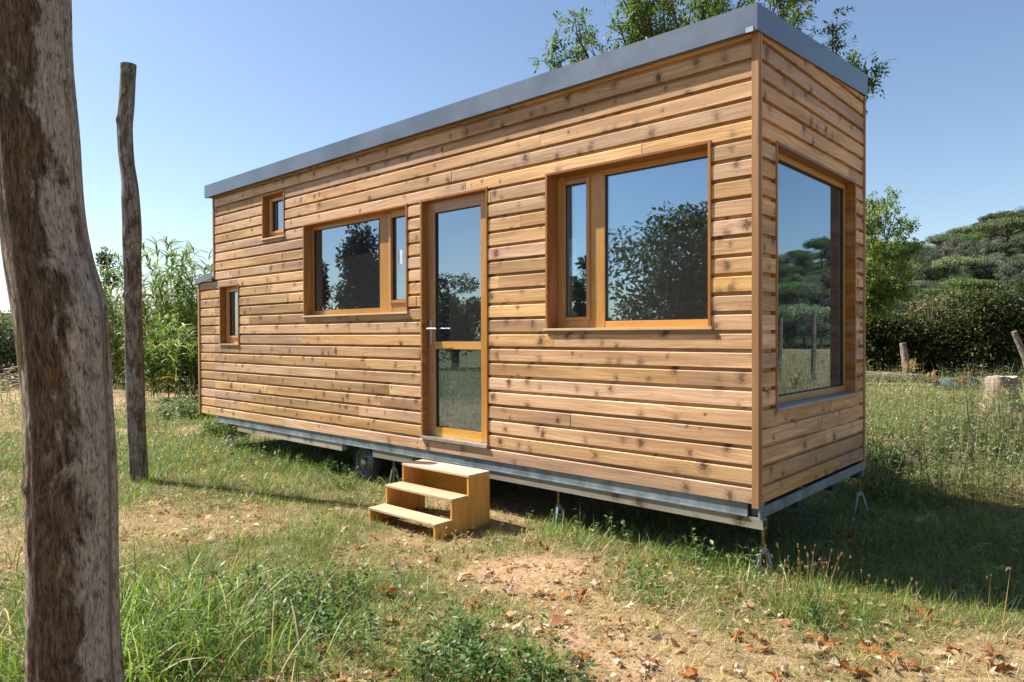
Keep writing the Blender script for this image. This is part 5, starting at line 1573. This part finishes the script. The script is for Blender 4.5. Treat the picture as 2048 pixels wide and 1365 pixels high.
for i in range(nn_):
    for j in range(5):
        x = (i / (nn_ - 1) - .5) * 1.1; y = (j / 4 - .5) * .4
        V.append((x, y, .26 * (1 - (2 * abs(j / 4 - .5)) ** 2 * .9) * (1 - abs(2 * x / 1.6) ** 4) + rng.normal(0, .012)))
for i in range(nn_ - 1):
    for j in range(4): F.append((i * 5 + j, (i + 1) * 5 + j, (i + 1) * 5 + j + 1, i * 5 + j + 1))
o = mesh_obj('tarpaulin', V, F, M['tarp'], smooth=True); o.location = (p[0], p[1], .02); o.rotation_euler = (0, 0, .74)
tag(o, 'crumpled blue grey tarpaulin between the log and the stump', 'tarpaulin')

# giant cane on the left --------------------------------------------------------
def cane(px, dist, n, H_, W_, seed, label, cols=((0.085, 0.14, 0.035), (0.12, 0.18, 0.045), (0.06, 0.11, 0.03), (0.18, 0.22, 0.07)), dead=.06):
    r = np.random.default_rng(seed); p = at_depth(px, 700, dist)
    root = thing('giant_cane', label, 'reeds', (p[0], p[1], -.02), 'clumps of giant cane left of the house')
    bx = r.normal(0, W_ * .30, n); by = r.normal(0, W_ * .25, n); hh_ = H_ * r.uniform(.62, 1.0, n)
    a = np.arctan2(by, bx) + r.normal(0, .8, n); Hd = np.stack([np.cos(a), np.sin(a)], 1)
    th0 = r.uniform(1.40, 1.55, n); bend = -r.uniform(.03, .32, n)
    V, F, k = strips(np.stack([bx, by, np.zeros(n)], 1), Hd, hh_, np.full(n, .035), th0, bend, 8)
    sp = Soup(); sp.add(V, F, rep(palette(n, [(0.20, 0.22, 0.09), (0.30, 0.27, 0.13)]), k)); sp.build('culms', M['leaf'], root)
    VV = V.reshape(n, 9, 2, 3).mean(2)
    m = 58; T = r.uniform(.10, 1.0, (n, m)); i0 = np.minimum((T * 8).astype(int), 7); f = (T * 8 - i0)[..., None]
    ii = np.arange(n)[:, None]
    P = (VV[ii, i0] * (1 - f) + VV[ii, i0 + 1] * f).reshape(-1, 3); nn = len(P)
    a = r.uniform(0, 2 * np.pi, nn); Hd = np.stack([np.cos(a), np.sin(a)], 1)
    L = r.uniform(.32, .68, nn) * (1 - .25 * T.ravel())
    V, F, k = strips(P, Hd, L, r.uniform(.034, .062, nn), r.uniform(.6, 1.25, nn), -r.uniform(.7, 2.2, nn), 4, roll=r.normal(0, .5, nn))
    C = palette(nn, list(cols), r) * 1.25; dd = r.random(nn) < dead + .25 * (T.ravel() < .3); C[dd] = palette(int(dd.sum()), [(0.40, 0.33, 0.16), (0.45, 0.28, 0.09)], r)
    sp = Soup(); sp.add(V, F, rep(C, k)); sp.build('leaves', M['leaf'], root)
cane(352, 19.5, 42, 4.55, 2.0, 1, 'tallest clump of giant cane beside the left end of the house')
cane(405, 19.0, 22, 4.35, 1.2, 2, 'cane clump partly hidden by the left end wall')
cane(222, 20.5, 26, 4.0, 1.3, 3, 'cane clump between the thick trunk and the slim post')
cane(300, 24.0, 26, 3.1, 1.8, 4, 'low yellowing cane behind the slim post', dead=.22)
cane(370, 16.5, 24, 1.7, 1.6, 5, 'short young cane in front of the tall cane by the house', dead=.05)
cane(200, 22.5, 20, 2.6, 1.8, 7, 'low cane right behind the thick trunk')
cane(420, 17.0, 24, 2.2, 1.5, 8, 'mid height cane directly against the left end of the house')
# bushes at the far left
for i, (px, dist, H_, W_, c_) in enumerate([(300, 27, 2.4, 5.0, GREENS), (180, 30, 2.4, 6, OAK), (20, 26, 2.3, 6, [(0.09, 0.12, 0.05), (0.13, 0.15, 0.07)]), (-60, 24, 2.6, 5, OAK), (100, 30, 2.0, 6, OAK), (380, 26, 2.8, 5, OAK)]):
    p = at_depth(px, 700, dist)
    blob_tree('bramble_bush', (p[0], p[1], -.1), H_, W_, 140 + i, ['green bramble bush behind the slim post', 'dark bramble bush behind the thick trunk', 'grey green bush at the left edge beyond the wood heap', 'dark bush just outside the left edge', 'low dark bush hidden behind the thick trunk', 'dark bush behind the cane by the house'][i], 'bush', c_, 'bushes behind the cane', 'round', 40, 150, .16, .06, low=.0)
p = at_depth(213, 600, 60); blob_tree('distant_cypress', (p[0], p[1], 0), 8.6, 2.4, 160, 'small pointed cypress on the skyline between trunk and post', 'tree', [(0.05, 0.07, 0.03)], None, 'column', 26, 60, .34, .15)
# grey green shrub by the left end
def low_shrub(px, py, W_, H_, seed, cols, label, leaf=.05):
    p = ground_at(px, py)
    blob_tree('low_shrub', (p[0], p[1], -.05), H_, W_, seed, label, 'shrub', cols, None, 'round', 36, 90, leaf, .01, low=.0)
low_shrub(372, 832, 1.05, .36, 170, [(0.14, 0.19, 0.10), (0.18, 0.22, 0.12)], 'low grey green shrub by the far left corner of the house')
low_shrub(455, 868, .9, .25, 171, [(0.08, 0.13, 0.04), (0.12, 0.17, 0.06)], 'low green shrub under the far left end of the trailer', .04)
low_shrub(1760, 962, .6, .42, 172, [(0.07, 0.12, 0.04), (0.11, 0.17, 0.05)], 'leafy green shrub at the rear corner of the end wall', .045)
# heaps of cut brush
def heap(px, py, W_, H_, seed, label):
    r = np.random.default_rng(seed); p = ground_at(px, py); b = MB()
    for k in range(110):
        a = r.uniform(0, 6.28); q = r.normal(0, W_ * .25, 2); z = max(.02, H_ * (1 - np.hypot(*q) / (W_ * .75)) * r.random())
        l = r.uniform(.25, .9); e = r.normal(0, .18)
        b.tube([(q[0] - math.cos(a) * l / 2, q[1] - math.sin(a) * l / 2, z), (q[0], q[1], z + .03), (q[0] + math.cos(a) * l / 2, q[1] + math.sin(a) * l / 2, max(.01, z + e * l))], [r.uniform(.01, .035)] * 3, 5)
    o = b.build('brush_heap', M['stump' if seed % 2 else 'bark']); o.location = (p[0], p[1], 0)
    tag(o, label, 'brush heap', 'heaps of cut branches')
heap(20, 775, 3.4, .75, 181, 'heap of cut branches at the left edge beyond the thick trunk')
heap(310, 762, 2.4, .6, 182, 'dark heap of cut branches behind the slim post')
heap(225, 765, 2.2, .4, 183, 'low heap of pale branches between trunk and slim post')
